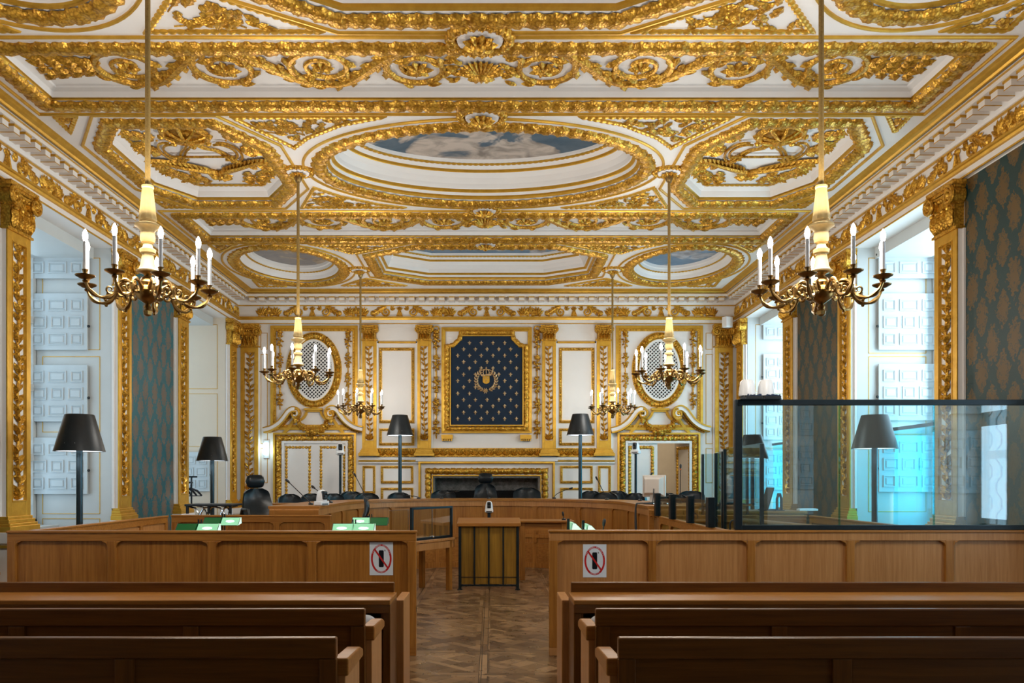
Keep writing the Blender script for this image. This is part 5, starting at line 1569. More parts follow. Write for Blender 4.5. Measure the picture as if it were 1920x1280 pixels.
# ---- floor lamps
def floor_lamp(label, px, ptop, d, base=0.0, first=[None]):
    x, y, zt = at(px, ptop, d)
    t = thing('floor_lamp', label, 'floor lamp', (x, y, base), 0, 'tall floor lamps with dark conical shades')
    hs = .415
    m = MB(); m.lathe([(.175, zt), (.182, zt), (.272, zt-hs), (.265, zt-hs), (.168, zt-.004)], 36, (x, y, 0)); 
    m = MB(); vs = []; prof = [(.02, zt-.003), (.150, zt), (.156, zt-.006), (.270, zt-hs), (.262, zt-hs), (.146, zt-.012), (.02, zt-.015)]
    seg = 40
    for r_, z in prof:
        for k in range(seg): vs.append((x+r_*math.cos(TAU*k/seg), y+r_*math.sin(TAU*k/seg), z))
    m.add(vs, [(i*seg+k, i*seg+(k+1)%seg, (i+1)*seg+(k+1)%seg, (i+1)*seg+k) for i in range(len(prof)-1) for k in range(seg)])
    sh = m.build('lamp_shade', 'lamp_shade_metal', t, 40)
    m = MB(); m.lathe([(.02, zt-hs+.010), (.258, zt-hs+.006), (.255, zt-hs+.014), (.02, zt-hs+.03)], 36, (x, y, 0)); m.build('diffuser', 'lamp_glow', t, 0)
    m = MB()
    for a in (-1.75, -1.3): m.ball((x+.240*math.cos(a), y+.240*math.sin(a), zt-hs+.085), .007, 6, 4)
    m.build('shade_screw', 'candle_white', sh, 40)
    m = MB(); m.tube([(x, y, base+.02), (x, y, zt-.05)], .036, 14); m.build('pole', 'pole_metal', t, 40)
    m = MB(); m.lathe([(.005,0),(.20,0),(.20,.015),(.05,.03),(.005,.03)], 28, (x, y, base)); m.build('base', 'dark_metal', t, 30)
    L = bpy.data.lights.new('lamp_light', 'SPOT'); L.energy = 16; L.color = (.9, .95, 1); L.spot_size = 2.4; L.spot_blend = .6; L.shadow_soft_size = .1
    lo = bpy.data.objects.new('lamp_light', L); lo.location = (x, y-.1, zt-hs-.02); COL.objects.link(lo)
floor_lamp('nearest floor lamp on the left, before the shuttered bay', 149, 777, 9.3)
floor_lamp('smaller-looking floor lamp on the left, before the far bay', 398, 819, 14.4)
floor_lamp('floor lamp at the back, left of the fireplace', 750, 778, 16.75, DZ)
floor_lamp('floor lamp at the back, right of the fireplace', 1088, 776, 16.2, DZ)
floor_lamp('nearest floor lamp on the right, seen through the dock glass', 1640, 778, 10.2)
floor_lamp('farther floor lamp on the right, behind the dock corner post', 1411, 815, 14.4)

# ---- black table and coat rack in the back left
x0, _, z = at(357, 944, 12.4); x1 = at(446, 944, 12.4)[0]
t = thing('bistro_table', 'black topped table with curved chrome legs, left of the tall chair', 'table', ((x0+x1)/2, 12.4, DZ))
m = MB(); m.prism([(x0,12.15),(x1,12.1),(x1,12.62),(x0,12.67)], z-.03, z); m.build('table_top', 'black_plastic', t, 0, .006)
for x in (x0+.04, (x0+x1)/2, x1-.04):
    m = MB(); m.box(x-.016, x+.016, 12.15, 12.19, z-.14, z-.03); m.build('corner_bracket', 'black_plastic', t, 0)
for x, s in ((x0+.05,1), ((x0+x1)/2,-1), ((x0+x1)/2+.06,1), (x1-.05,-1)):
    for yy in (12.22, 12.55):
        m = MB(); m.tube([(x, yy, z-.04), (x+s*.09, yy, z-.06), (x+s*.14, yy, z-.14), (x+s*.15, yy, z-.3), (x+s*.15, yy, DZ)], .013, 8); m.build('leg', 'chrome', t, 40)
xr, yr, zr = at(359, 893, 14.9)
t = thing('coat_rack', 'black coat rack at the far left window bay', 'coat rack', (xr, yr, 0))
m = MB(); m.tube([(xr, yr, .03), (xr, yr, zr)], .016, 8); m.build('post', 'dark_metal', t, 40)
m = MB(); m.box(xr-.42, xr+.10, yr-.015, yr+.015, zr-.02, zr+.01); m.build('top_bar', 'dark_metal', t, 0)
m = MB(); m.box(xr-.32, xr+.02, yr-.012, yr+.012, zr-.125, zr-.095); m.build('hanging_bar', 'dark_metal', t, 0)
m = MB()
for a in range(4): m.tube([(xr, yr, .05), (xr+.25*math.cos(a*PI/2+.5), yr+.25*math.sin(a*PI/2+.5), .015)], .015, 6)
m.build('foot', 'dark_metal', t, 40)
for i, lab in enumerate(('black hanger at the front of the coat rack, lowest arm to the right', 'second black hanger on the coat rack', 'third black hanger on the coat rack', 'rearmost black hanger on the coat rack')):
    hx = xr-.02-.07*i; 
    h = thing('clothes_hanger', lab, 'hanger', (hx, yr, zr-.11), 0, 'black clothes hangers')
    M = Matrix.Translation((hx, yr, zr-.11)) @ Matrix.Rotation(.9+.15*i, 4, 'Z')
    m = MB(); m.mat(M); m.tube([(0,-.0,.0), (0,.02,.03), (0,-.02,.045), (0,-.025,.0), (0,0,-.04), (0,0,-.10)], .005, 6); m.build('hook', 'chrome', h, 40)
    m = MB(); m.mat(M); m.tube([(-.23,0,-.24), (-.14,0,-.15), (0,0,-.10), (.14,0,-.15), (.23,0,-.24)], [.016,.02,.018,.02,.016], 6); m.tube([(-.22,0,-.24), (.22,0,-.24)], .008, 5); m.build('shoulder', 'hanger_plastic', h, 40)

# ---- conference cameras
def ptz(label, px, py, d, support, rz=0.0, s=1.0):
    x, y, z = at(px, py, d)
    t = thing('conference_camera', label, 'camera', (0,0,0), 0, 'white conference cameras')
    m = MB(); m.box(-.075*s, .075*s, -.07*s, .07*s, 0, .055*s); m.build('camera_base', 'white_plastic', t, 0, .012)
    m = MB(); vs = []; K = 16
    for zz, w in ((.05,.070),(.10,.068),(.15,.060),(.19,.045),(.205,.02)):
        for k in range(K):
            a = TAU*k/K; vs.append((w*s*1.0*math.cos(a), w*s*math.sin(a), zz*s))
    m.add(vs, [(i*K+k, i*K+(k+1)%K, (i+1)*K+(k+1)%K, (i+1)*K+k) for i in range(4) for k in range(K)]+[tuple(4*K+k for k in range(K))]); m.build('hood', 'white_plastic', t, 50)
    m = MB(); m.box(-.035*s, .035*s, -.082*s, -.02*s, .075*s, .19*s); m.build('lens_block', 'black_plastic', t, 0, .015*s)
    m = MB(); m.frame((0,-.082*s,.135*s), (1,0,0), (0,0,1), (0,-1,0)); m.lathe([(.003,0),(.025*s,0),(.025*s,.012),(.018*s,.008),(.003,.006)], 18); m.build('lens', 'black_leather', t, 30)
    m = MB(); m.box(-.05*s, .05*s, -.0715*s, -.069*s, .012*s, .025*s); m.build('port_strip', 'black_plastic', t, 0)
    t.location = (x, y, z); t.rotation_euler = (0,0,rz)
    if support is not None:
        p = thing('camera_pole', support, 'pole', (x, y, 0)); b = support_z.get(support, DZ); p.location = (x, y, b)
        m = MB(); m.tube([(x, y, b+.01), (x, y, z)], .026, 10); m.build('pole', 'dark_metal', p, 40)
        m = MB(); m.lathe([(.005,0),(.16,0),(.16,.012),(.03,.02),(.005,.02)], 20, (x, y, b)); m.build('base', 'dark_metal', p, 30)
        m = MB(); m.box(x-.05, x+.05, y-.05, y+.05, z-.012, z); m.build('mounting_plate', 'dark_metal', p, 0)
support_z = {'dark pole carrying a camera behind the lectern': 0}
ptz('white camera with dark lens on a pole before the closed left door', 638, 852, 16.8, 'dark pole carrying a camera before the left door', .2, 1.15)
ptz('white camera with dark lens on a pole before the open right door', 1192, 850, 16.8, 'dark pole carrying a camera before the right door', -.5, 1.15)
ptz('white camera facing us on a pole behind the lectern', 917, 960, 12.75, 'dark pole carrying a camera behind the lectern', 0, .85)
x_, y_, z_ = at(602, 948, 12.05)
ptz('white dome camera resting on the left end of the curved bench', 603, 948, 11.3, None, .9, 1.05)
for o in COL.objects:
    if o.get('label', '').startswith('white dome camera'): o.location.z = 1.256

# ---- gooseneck microphones
def mic(label, px0, py0, px1, py1, d, zb, tip=False, lean=0.0, bend=.0):
    x0, y0, _ = at(px0, py0, d); x1, y1, z1 = at(px1, py1, d)
    t = thing('gooseneck_microphone', label, 'microphone', (x0, y0, zb), 0, 'gooseneck microphones')
    m = MB(); m.lathe([(.004,0),(.035,0),(.035,.02),(.012,.03),(.004,.03)], 14, (x0, y0, zb)); m.build('base', 'black_plastic', t, 30)
    pts = []
    for i in range(9):
        u = i/8; pts.append((x0+(x1-x0)*(u**(1+bend)), y0, zb+.02+(z1-zb-.02)*(u**(1/(1+bend)))))
    m = MB(); m.tube(pts, .007, 6); m.build('gooseneck', 'black_plastic', t, 40)
    dv = (Vector(pts[-1])-Vector(pts[-3])).normalized(); p = Vector(pts[-1])
    m = MB(); m.tube([p-dv*.01, p+dv*.02, p+dv*.05, p+dv*.065], [.012,.017,.017,.008], 8); m.build('capsule', 'black_plastic', t, 40)
    if tip:
        m = MB(); m.tube([p-dv*.03, p-dv*.012], .016, 8); m.build('signal_ring', 'orange_ring', t, 30)
mic('gooseneck microphone leaning left from the left end of the curved bench', 583, 943, 542, 904, 11.6, 1.255)
mic('shorter gooseneck microphone behind the white dome camera', 620, 935, 590, 915, 12.6, 1.255)
mic('tall thin microphone left of the left back floor lamp', 688, 937, 667, 893, 14.6, 1.255)
mic('low bent microphone below the left back floor lamp', 785, 936, 768, 929, 15.4, 1.255, bend=.6)
mic('low microphone in front of the chair left of the fireplace centre', 828, 935, 855, 921, 15.5, 1.255, bend=.5)
mic('microphone standing straight in front of the tall central chair', 916, 934, 913, 922, 15.55, 1.255)
mic('bent microphone right of the fireplace', 1039, 936, 1068, 916, 15.4, 1.255, bend=.4)
mic('microphone leaning left before the narrow dado panel, right of the floor lamp', 1138, 937, 1120, 899, 14.6, 1.255)
mic('microphone leaning right just left of the beige monitor', 1200, 938, 1220, 892, 13.8, 1.255)
mic('tall microphone with an orange ring on the right', 1275, 928, 1276, 877, 13.6, 1.22, True)
mic('small microphone behind the right barrier, right of the side-on lamps', 1124, 990, 1132, 984, 8.5, .755)
mic('thin microphone on the table right of the lectern', 1057, 974, 1056, 966, 13.4, .955)

# ---- monitor, cables, laptop, dark cut-out holder
x, y, z = at(1226, 940, 12.2)
t = thing('computer_monitor', 'beige computer monitor seen from behind on the right end of the bench', 'monitor', (0,0,0))
m = MB(); m.box(-.17, .17, -.01, .05, .10, .42); m.build('screen_case', 'computer_beige', t, 0, .01)
m = MB(); m.frame((0,-.01,.26), (1,0,0), (0,0,1), (0,-1,0)); m.prism(rect(-.15, .15, -.14, .14), 0, .11, .72); m.build('rear_housing', 'computer_beige', t, 0, .006)
m = MB(); m.box(-.05, .05, -.05, .03, .01, .14); m.build('stand', 'computer_beige', t, 0, .008)
m = MB(); m.lathe([(.004,0),(.11,0),(.11,.015),(.03,.025),(.004,.025)], 20); m.build('foot', 'computer_beige', t, 30)
m = MB(); m.tube([(.03,-.12,.22), (.04,-.17,.12), (.02,-.15,.02), (-.1,-.2,.012)], .008, 6); m.build('cable', 'black_plastic', t, 40)
t.location = (x, y, 1.255); t.rotation_euler = (0,0,-.45)
m = MB()
pts = smooth_path3 = None
def sp3(pts, k=6):
    out = []; n = len(pts)
    for i in range(n-1):
        p0, p1, p2, p3 = (Vector(pts[max(0,i-1)]), Vector(pts[i]), Vector(pts[i+1]), Vector(pts[min(n-1,i+2)]))
        for j in range(k):
            q = j/k; out.append(.5*((2*p1)+(p2-p0)*q+(2*p0-5*p1+4*p2-p3)*q*q+(3*p1-p0-3*p2+p3)*q**3))
    out.append(Vector(pts[-1])); return out
m.tube(sp3([(2.52,11.85,1.268),(2.35,11.75,1.268),(2.20,11.735,1.275),(2.15,11.72,1.24),(2.13,11.66,1.0),(2.13,11.62,.75),(2.05,11.55,.45),(1.85,11.45,.02),(1.7,11.2,.012)]), .011, 6)
m.tube(sp3([(2.5,11.8,1.268),(2.3,11.7,1.270),(2.20,11.69,1.275),(2.145,11.68,1.24),(2.14,11.64,1.0),(2.14,11.58,.7),(2.12,11.5,.4),(2.10,11.45,.02)]), .011, 6)
o = m.build('power_cable', 'black_plastic', None, 40); tag(o, 'black cables hanging over the right end of the curved bench', 'cable')
t = thing('cable_adapter', 'tangle of black adapter blocks with tiny blue lights on the bench by the monitor', 'adapter', (2.45, 11.8, 1.255))
bxm(2.38, 2.52, 11.74, 11.82, 1.2555, 1.29).build('case', 'black_plastic', t, 0, .006); bxm(2.55, 2.66, 11.76, 11.82, 1.2555, 1.285).build('case', 'black_plastic', t, 0, .006)
m = MB()
for xx in (2.41, 2.60): m.ball((xx, 11.738, 1.27), .006, 6, 4)
m.build('pilot_light', 'sconce_glow', t, 40)
x, y, z = at(1446, 962, 11.75)
t = thing('laptop', 'open dark laptop seen edge-on behind the dock glass', 'laptop', (x, y, 1.17))
m = MB(); m.box(x-.15, x+.12, y-.12, y+.12, 1.171, 1.19); m.build('keyboard_base', 'black_plastic', t, 0, .004)
m = MB(); m.mat(Matrix.Translation((x-.1, y, 1.19)) @ Matrix.Rotation(.28, 4, 'Y')); m.box(-.008, .008, -.16, .16, 0, .32); m.build('screen', 'dark_metal', t, 0, .004)
x, y, z = at(1461, 962, 11.65)
t = thing('lantern_holder', 'small black upright holder with a slot beside the laptop', 'holder', (x, y, 1.17))
m = MB(); m.frame((x, y, 1.171), (1,0,0), (0,0,1), (0,-1,0))
m.sweep([(-.03,.0),(-.03,.17),(-.02,.20),(-.012,.235),(.012,.235),(.02,.20),(.03,.17),(.03,0)], [(-.012,-.02),(-.012,.02),(.012,.02),(.012,-.02),(-.012,-.02)], False); m.build('frame', 'black_plastic', t, 0)
m = MB(); m.box(x-.06, x+.06, y-.05, y+.05, 1.171, 1.18); m.build('foot', 'black_plastic', t, 0)
x, y, z = at(1515, 962, 11.6)
t = thing('paper_box', 'white card box on the desk behind the dock glass', 'box', (x, y, 1.17)); bxm(x-.14, x+.12, y-.06, y+.06, 1.171, 1.20).build('tray', 'white_plastic', t, 0, .004); bxm(x-.12, x+.1, y-.05, y+.05, 1.2005, 1.205).build('lid', 'paper_white', t, 0)

# ---- glass dock on the right barrier
def dock():
    XL = 2.325; Z0, Z1 = 1.146, 2.335
    t = thing('dock_screen', 'tall glass screen in a dark frame standing on the right barrier', 'glass screen', (3.8, YB-.03, Z0))
    y0, y1 = YB+.0, YB+.06; XR = 5.22
    bxm(XL, XL+.065, y0, y1, Z0, Z1).build('corner_post', 'dark_metal', t, 0, .004)
    bxm(XL+.065, XR, y0, y1, Z1-.05, Z1).build('top_rail', 'dark_metal', t, 0, .004)
    bxm(XL+.065, XR, y0, y1, Z0, Z0+.045).build('bottom_rail', 'dark_metal', t, 0, .004)
    xs = [XL+.065, 3.285, 4.15, XR]
    for i in range(3): bxm(xs[i]+.003, xs[i+1]-.003, y0+.026, y0+.036, Z0+.045, Z1-.05).build('pane', 'dock_glass', t, 0)
    for x in xs[1:3]: bxm(x-.006, x+.006, y0+.022, y0+.040, Z0+.045, Z1-.05).build('joint', 'teal_glass', t, 0)
    return t
dock()
# short glass lights with dark posts on the yellow-panelled partition
t = thing('post_screen', 'low glass panes between four dark posts on the yellowish partition', 'glass screen', (2.27, 9.3, 1.13))
ys = [10.85, 9.95, 9.05, 8.22]
for y in ys: bxm(2.245, 2.315, y-.05, y+.05, 1.131, 1.43).build('post', 'dark_metal', t, 0, .004)
for i in range(3): bxm(2.276, 2.284, ys[i+1]+.05, ys[i]-.05, 1.14, 1.40).build('pane', 'dock_glass', t, 0)
for i, lab in enumerate(('small black hoop microphone rest, farthest along the yellowish partition', 'small black hoop microphone rest in the middle of the yellowish partition', 'small black hoop microphone rest nearest along the yellowish partition')):
    xx, yy = 2.62, (10.3, 9.4, 8.55)[i]
    h = thing('hoop_rest', lab, 'microphone rest', (xx, yy, .98), 0, 'hoops along the dock')
    m = MB(); m.tube([(xx-.05,yy,.995), (xx-.05,yy,1.15), (xx-.035,yy,1.18), (xx,yy,1.19), (xx+.04,yy,1.175), (xx+.05,yy,1.15), (xx+.05,yy,1.12)], .009, 6); m.build('hoop', 'black_plastic', h, 40)
    m = MB(); m.box(xx-.08, xx+.07, yy-.03, yy+.03, .981, .997); m.build('foot', 'black_plastic', h, 0)
t = thing('dock_counter', 'narrow oak counter inside the glass dock', 'counter', (2.6, 9.3, 0))
bxm(2.42, 2.85, 8.1, 10.7, .95, .98).build('top', 'oak_lip', t, 0, .006); bxm(2.45, 2.48, 8.12, 10.68, 0, .95).build('front_panel', 'oak_z', t, 0)
for y in (8.12, 10.62): bxm(2.48, 2.83, y, y+.05, 0, .95).build('side_panel', 'oak_z', t, 0)
t = thing('hand_rail', 'round oak handrail inside the glass dock', 'rail', (3.0, 9.0, 0))
m = MB(); m.tube([(3.2,10.3,1.1), (3.6,8.3,1.1)], .032, 12); m.build('rail', 'oak_lip', t, 40)
for u in (.06, .94):
    m = MB(); p = Vector((3.2,10.3,0)).lerp(Vector((3.6,8.3,0)), u); m.tube([p, (p.x,p.y,1.08)], .02, 10); m.build('support', 'chrome', t, 40)
# taller glass screens at the back of the dock
def tall_glass(label, p0, p1, z1, z0=0.0):
    P0, P1 = Vector(p0), Vector(p1); L = (P1-P0).length; d = (P1-P0)/L; n = Vector((d.y,-d.x))
    t = thing('tall_screen', label, 'glass screen', ((P0.x+P1.x)/2, (P0.y+P1.y)/2, z0), 0, 'clear glass screens around the dock')
    fr = lambda: MB().frame((P0.x,P0.y,0), (d.x,d.y,0), (0,0,1), (n.x,n.y,0))
    b = fr(); b.box(.03, L-.03, z0+.05, z1, -.004, .004); b.build('pane', 'teal_glass' if False else 'dock_glass', t, 0)
    b = fr(); b.box(0, .03, z0, z1, -.02, .02); b.box(L-.03, L, z0, z1, -.02, .02); b.build('edge_post', 'pole_metal', t, 0, .003)
    b = fr(); b.box(0, L, z1, z1+.008, -.006, .006); b.build('polished_edge', 'clear_glass', t, 0)
    b = fr(); b.box(.0, L, z0, z0+.05, -.02, .02); b.build('bottom_rail', 'dark_metal', t, 0)
tall_glass('clear glass screen in front of the open right door', (2.98, 11.32), (3.62, 11.32), 1.955, DZ)
tall_glass('clear glass screen receding beside the dock, middle one', (3.05, 10.86), (2.96, 10.2), 1.955, 0)
tall_glass('clear glass screen receding beside the dock, nearest one', (2.95, 10.1), (2.92, 8.6), 1.98, 0)

# ---- white domes and electronics on the dock frame
for i, (px, lab) in enumerate(((1401, 'left white dome antenna on the dock frame'), (1436, 'right white dome antenna on the dock frame'))):
    x = at(px, 745, YB+.03)[0]; yy = YB+.03
    t = thing('dome_antenna', lab, 'antenna', (x, yy, 2.335), 0, 'white dome antennas')
    m = MB(); m.lathe([(.004,.035),(.074,.035),(.076,.05),(.070,.11),(.060,.165),(.045,.182),(.004,.184)], 24, (x, yy, 2.335)); m.build('dome', 'white_plastic', t, 40)
    m = MB(); m.lathe([(.004,0),(.06,0),(.06,.034),(.004,.035)], 24, (x, yy, 2.3352)); m.build('base', 'black_plastic', t, 30)
    x2 = x+.035
    t = thing('circuit_box', lab.replace('white dome antenna', 'blue-black circuit box with wires')+' front', 'electronics', (x2, yy-.075, 2.335), 0, 'circuit boxes')
    m = MB(); m.box(x2-.075, x2+.07, yy-.105, yy-.064, 2.336, 2.362); m.build('board', 'black_plastic', t, 0, .003)
    m = MB()
    for k in range(12): u = hsh(k, i); m.box(x2-.07+.0112*k, x2-.062+.0112*k, yy-.108, yy-.08, 2.362, 2.366+.014*u)
    m.build('components', 'circuit_blue', t, 0)
    m = MB(); m.tube(sp3([(x2-.07,yy-.09,2.35),(x2-.1,yy-.09,2.365),(x2-.115,yy-.07,2.35),(x2-.12,yy-.05,2.338)]), .003, 5); m.build('wire', 'black_plastic', t, 30)
# bracket shelf carrying the boxes in front of the rail
t = thing('bracket_shelf', 'short dark bracket plate on top of the dock frame under the boxes', 'bracket', (2.45, YB-.02, 2.335))
m = MB(); m.box(at(1384,745,YB)[0], at(1460,745,YB)[0], YB-.085, YB+.005, 2.3352-.006, 2.3352); m.build('plate', 'dark_metal', t, 0)
m = MB(); m.box(at(1384,745,YB)[0], at(1460,745,YB)[0], YB-.012, YB-.001, 2.285, 2.3292); m.build('flange', 'dark_metal', t, 0)

# ---- no-phones signs
def letters(mb, text, cx, cz, rx, rz, a0, a1, size, h, flip=False):
    n = len(text)
    for i, ch in enumerate(text):
        if ch == ' ': continue
        a = a0+(a1-a0)*(i+.5)/n
        cu = bpy.data.curves.new('glyph', 'FONT'); cu.body = ch; cu.size = size; cu.align_x = 'CENTER'; cu.align_y = 'CENTER'
        ob = bpy.data.objects.new('glyph', cu); COL.objects.link(ob)
        dg = bpy.context.evaluated_depsgraph_get(); me = ob.evaluated_get(dg).to_mesh()
        ang = math.atan2(math.sin(a)/rz, math.cos(a)/rx)
        rot = ang-PI/2 if not flip else ang+PI/2
        c, s = math.cos(rot), math.sin(rot); ox, oz = cx+rx*math.cos(a), cz+rz*math.sin(a)
        mb.add([(ox+v.co.x*c-v.co.y*s, oz+v.co.x*s+v.co.y*c, h) for v in me.vertices], [tuple(p.vertices) for p in me.polygons])
        ob.evaluated_get(dg).to_mesh_clear(); bpy.data.objects.remove(ob); bpy.data.curves.remove(cu)
def sign(label, px0, px1, py0, py1, ysurf):
    x0, _, z1 = at(px0, py0, ysurf); x1, _, z0 = at(px1, py1, ysurf); cx, cz = (x0+x1)/2, (z0+z1)/2
    t = thing('phone_ban_sign', label, 'sign', (cx, ysurf, cz), 0, 'no-phones signs')
    fr = lambda: MB().frame((0,ysurf,0), (1,0,0), (0,0,1), (0,-1,0))
    b = fr(); b.prism(rect(x0,x1,z0,z1), .0005, .003); b.build('sheet', 'paper_white', t, 0)
    rx, rz = (x1-x0)*.40, (z1-z0)*.41; w = (x1-x0)*.078
    b = fr(); b.sweep(ellipse(cx, cz, rx, rz, 56), [(-w/2,.0035),(w/2,.0035)], True)
    a = Vector((-rx*.74, rz*.72)); q = -a; d = (q-a).normalized(); n = Vector((-d.y, d.x))*w*.45
    b.add([(cx+a.x+n.x, cz+a.y+n.y, .0045), (cx+a.x-n.x, cz+a.y-n.y, .0045), (cx+q.x-n.x, cz+q.y-n.y, .0045), (cx+q.x+n.x, cz+q.y+n.y, .0045)], [(0,1,2,3)])
    b.build('prohibition_ring', 'sign_red', t, 0)
    b = fr(); pw, ph = (x1-x0)*.105, (z1-z0)*.255; b.prism([(cx-pw+pw*.2,cz-ph),(cx+pw-pw*.2,cz-ph),(cx+pw,cz-ph+.01),(cx+pw,cz+ph-.01),(cx+pw-pw*.2,cz+ph),(cx-pw+pw*.2,cz+ph),(cx-pw,cz+ph-.01),(cx-pw,cz-ph+.01)], .003, .004); 
    b.add([(cx+.028,cz+.07,.0035),(cx+.04,cz+.068,.0035),(cx+.031,cz+.085,.0035)], [(0,1,2)])
    b.build('phone_symbol', 'sign_black', t, 0)
    b = fr(); letters(b, 'TELEPHONES PORTABLES', cx, cz, rx, rz, PI*.88, PI*.12, .0165, .0042); letters(b, 'INTERDITS', cx, cz, rx, rz, PI*1.33, PI*1.67, .0165, .0042, True); b.build('lettering', 'candle_white', t, 0)
sign('no-phones sign on the left barrier beside the aisle', 693, 737, 1016, 1078, YB+.028)
sign('no-phones sign on the right barrier beside the aisle', 1093, 1137, 1020, 1082, YB+.028)

# ---- chandeliers
def chandelier():
    t = thing('chandelier', 'x', 'chandelier', (0,0,0))
    m = MB(); m.tube([(0,0,ZC-.10), (0,0,3.66)], .019, 8)
    m.build('rope', 'rope', t, 40)
    m = MB(); m.lathe([(.02,3.425),(.058,3.43),(.060,3.44),(.054,3.47),(.036,3.655),(.040,3.66),(.040,3.675),(.015,3.68)], 20, (0,0,0), .05, 10); m.build('tassel_sleeve', 'cream_gilt', t, 30)
    m = MB(); m.lathe([(.004,ZC-.16),(.03,ZC-.15),(.055,ZC-.09),(.05,ZC-.05),(.004,ZC-.05)], 16); m.build('ceiling_cup', 'dark_brass', t, 40)
    m = MB(); m.lathe([(.01,3.06),(.075,3.065),(.078,3.075),(.060,3.085),(.050,3.11),(.040,3.17),(.036,3.195),(.052,3.20),(.056,3.225),(.035,3.235),(.03,3.265),(.045,3.275),(.05,3.29),(.052,3.31),(.048,3.35),(.062,3.37),(.088,3.385),(.086,3.40),(.06,3.41),(.054,3.43),(.01,3.435)], 24); m.build('turned_shaft', 'cream_gilt', t, 35)
    m = MB(); m.lathe([(.01,2.80),(.02,2.80),(.028,2.82),(.015,2.84),(.03,2.85),(.06,2.87),(.085,2.90),(.088,2.93),(.065,2.95),(.055,2.965),(.06,2.99),(.045,3.02),(.022,3.04),(.03,3.05),(.055,3.06),(.01,3.062)], 24); m.lathe([(.006,2.755),(.026,2.765),(.032,2.79),(.02,2.805),(.006,2.81)], 12, (0,0,0), .08, 6); m.build('bowl', 'brass', t, 35)
    N = 9
    for k in range(N):
        a = TAU*k/N-PI/2
        M = Matrix.Rotation(a, 4, 'Z'); R = .415
        m = MB(); m.mat(M)
        pts = []
        for u, z in ((.07,2.925),(.10,2.965),(.15,2.985),(.195,2.965),(.21,2.925),(.235,2.875),(.285,2.845),(.345,2.85),(.395,2.89),(.415,2.945)): pts.append((u, 0, z))
        pts = sp3(pts, 4); m.tube(pts, [.013+.004*math.sin(i*.9) for i in range(len(pts))], 7)
        # C-scroll and small leaf knobs
        sp = spiral(.165, 2.925, .045, 1.3, -1, PI/2, .15, 20); m.tube([(p[0], 0, p[1]) for p in sp], [.010-.004*i/19 for i in range(20)], 6)
        sp = spiral(.255, 2.905, .036, 1.2, 1, PI*.9, .15, 18); m.tube([(p[0], 0, p[1]) for p in sp], [.009-.004*i/17 for i in range(18)], 6)
        for u, z in ((.285,2.83),(.12,2.905),(.215,2.94)): m.ball((u, 0, z), .013, 6, 4)
        m.ball((R, 0, 2.935), (.02,.02,.012), 8, 4)
        ar = m.build('arm', 'brass', t, 50)
        m = MB(); m.mat(M @ Matrix.Translation((R, 0, 0))); m.lathe([(.006,2.945),(.03,2.95),(.062,2.968),(.064,2.974),(.03,2.965),(.016,2.97),(.014,2.99),(.018,3.005),(.022,3.012),(.006,3.014)], 20); m.build('drip_pan', 'dark_brass', ar, 35)
        m = MB(); m.mat(M @ Matrix.Translation((R, 0, 0))); m.lathe([(.004,3.012),(.0135,3.012),(.0135,3.20),(.004,3.202)], 12); m.build('candle', 'candle_white', ar, 40)
        m = MB(); m.mat(M @ Matrix.Translation((R, 0, 0))); m.lathe([(.003,3.2),(.011,3.203),(.017,3.225),(.0185,3.238),(.014,3.262),(.006,3.278),(.002,3.284)], 10); m.build('bulb', 'bulb_glow', ar, 60)
    return t
CHD = chandelier(); firstc = True
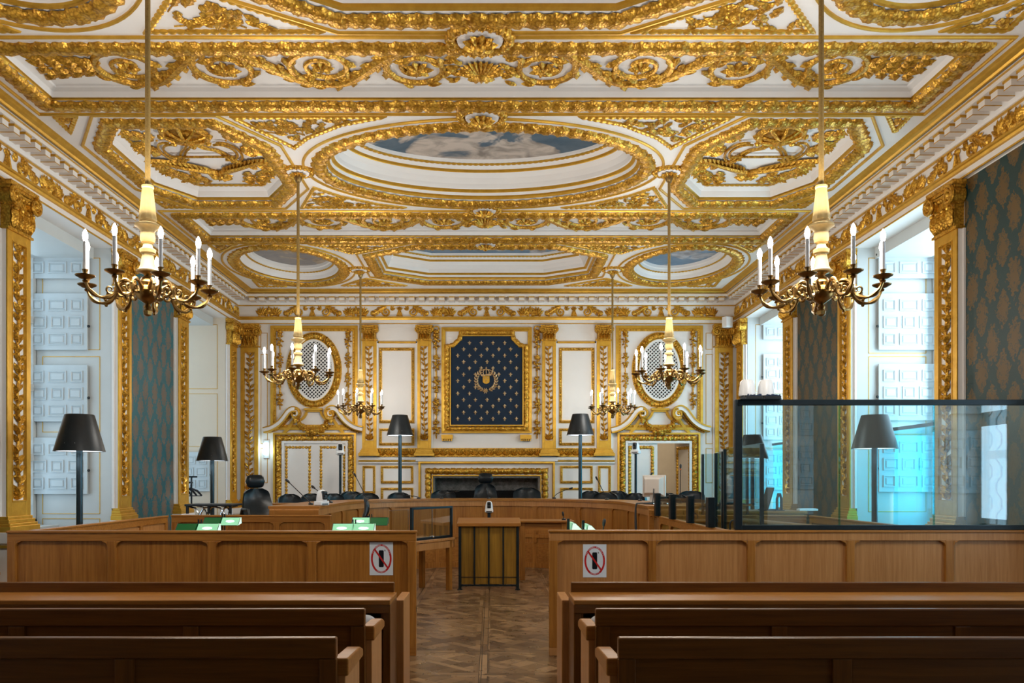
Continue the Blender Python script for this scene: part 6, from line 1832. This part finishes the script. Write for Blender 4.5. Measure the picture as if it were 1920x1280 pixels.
for lab, x, y, rz in (('nearest chandelier on the left, largest in view', -2.32, 5.83, -.11), ('nearest chandelier on the right, before the bright shutters', 2.43, 5.83, .11),
                  ('middle left chandelier, before the left oval grille', -2.365, 10.55, .06), ('middle right chandelier, before the right oval grille', 2.37, 10.55, .25),
                  ('farthest left chandelier, smallest, over the left floor lamp', -2.355, 15.5, 0), ('farthest right chandelier, smallest, over the right floor lamp', 2.37, 15.5, .1)):
    if firstc: o = CHD; firstc = False
    else: o = dup(CHD, (0,0,0))
    o.location = (x, y, 0); o.rotation_euler = (0,0,rz); o['label'] = lab; o['group'] = 'candle chandeliers'
    L = bpy.data.lights.new('chandelier_light', 'POINT'); L.energy = CHAND_W*(1.1 if y < 8 else .85 if y < 12 else .5); L.color = (1, .925, .82); L.shadow_soft_size = .28
    lo = bpy.data.objects.new('chandelier_light', L); lo.location = (x, y, 3.42); COL.objects.link(lo)
# ================================================================== CAMERA AND LIGHT
cam = bpy.data.cameras.new('camera'); co = bpy.data.objects.new('camera', cam); COL.objects.link(co)
co.location = (CX, 0, CZ); co.rotation_euler = (PI/2, 0, 0)
cam.sensor_width = 36; cam.lens = F/1920*36
cam.shift_x = (960-922)/1920; cam.shift_y = (900-640)/1920
cam.clip_end = 100; scn.camera = co
w = bpy.data.worlds.new('daylight'); scn.world = w; w.use_nodes = True
bg = w.node_tree.nodes['Background']; bg.inputs[0].default_value = (.55, .72, 1, 1); bg.inputs[1].default_value = .6
def area(name, loc, sx, sy, rot, W, col):
    L = bpy.data.lights.new(name, 'AREA'); L.shape = 'RECTANGLE'; L.size = sx; L.size_y = sy; L.energy = W; L.color = col
    o = bpy.data.objects.new(name, L); o.location = loc; o.rotation_euler = rot; COL.objects.link(o); return o
for sx in (-1, 1):
    for i, (a, b) in enumerate([BAY0]+BAYS+[BAYM]):
        if sx < 0 and i in (0, 3): continue
        X = sx*(WX+EMB-.22); yc = (a+b)/2; rot = (0, sx*PI/2, 0)
        up = (45, 80, 85, 15)[i] if sx > 0 else (0, 11, 9, 0)[i]
        area('window_daylight', (X, yc, 3.6), 2.3, b-a-.3, rot, up, (.66, .86, 1))
        area('window_daylight', (X, yc, 1.7), 1.15, b-a-.3, rot, up*.7, (.42, .89, 1) if sx > 0 and i in (1, 2) else (.62, .84, 1))
scn.view_settings.view_transform = 'Standard'
scn.view_settings.look = 'None'
scn.view_settings.exposure = -.22
scn.cycles.use_denoising = True
scn.cycles.max_bounces = 6; scn.cycles.diffuse_bounces = 3; scn.cycles.glossy_bounces = 3; scn.cycles.transparent_max_bounces = 10
scn.cycles.use_adaptive_sampling = True; scn.cycles.adaptive_threshold = .05; scn.cycles.adaptive_min_samples = 12
scn.cycles.sample_clamp_indirect = 6
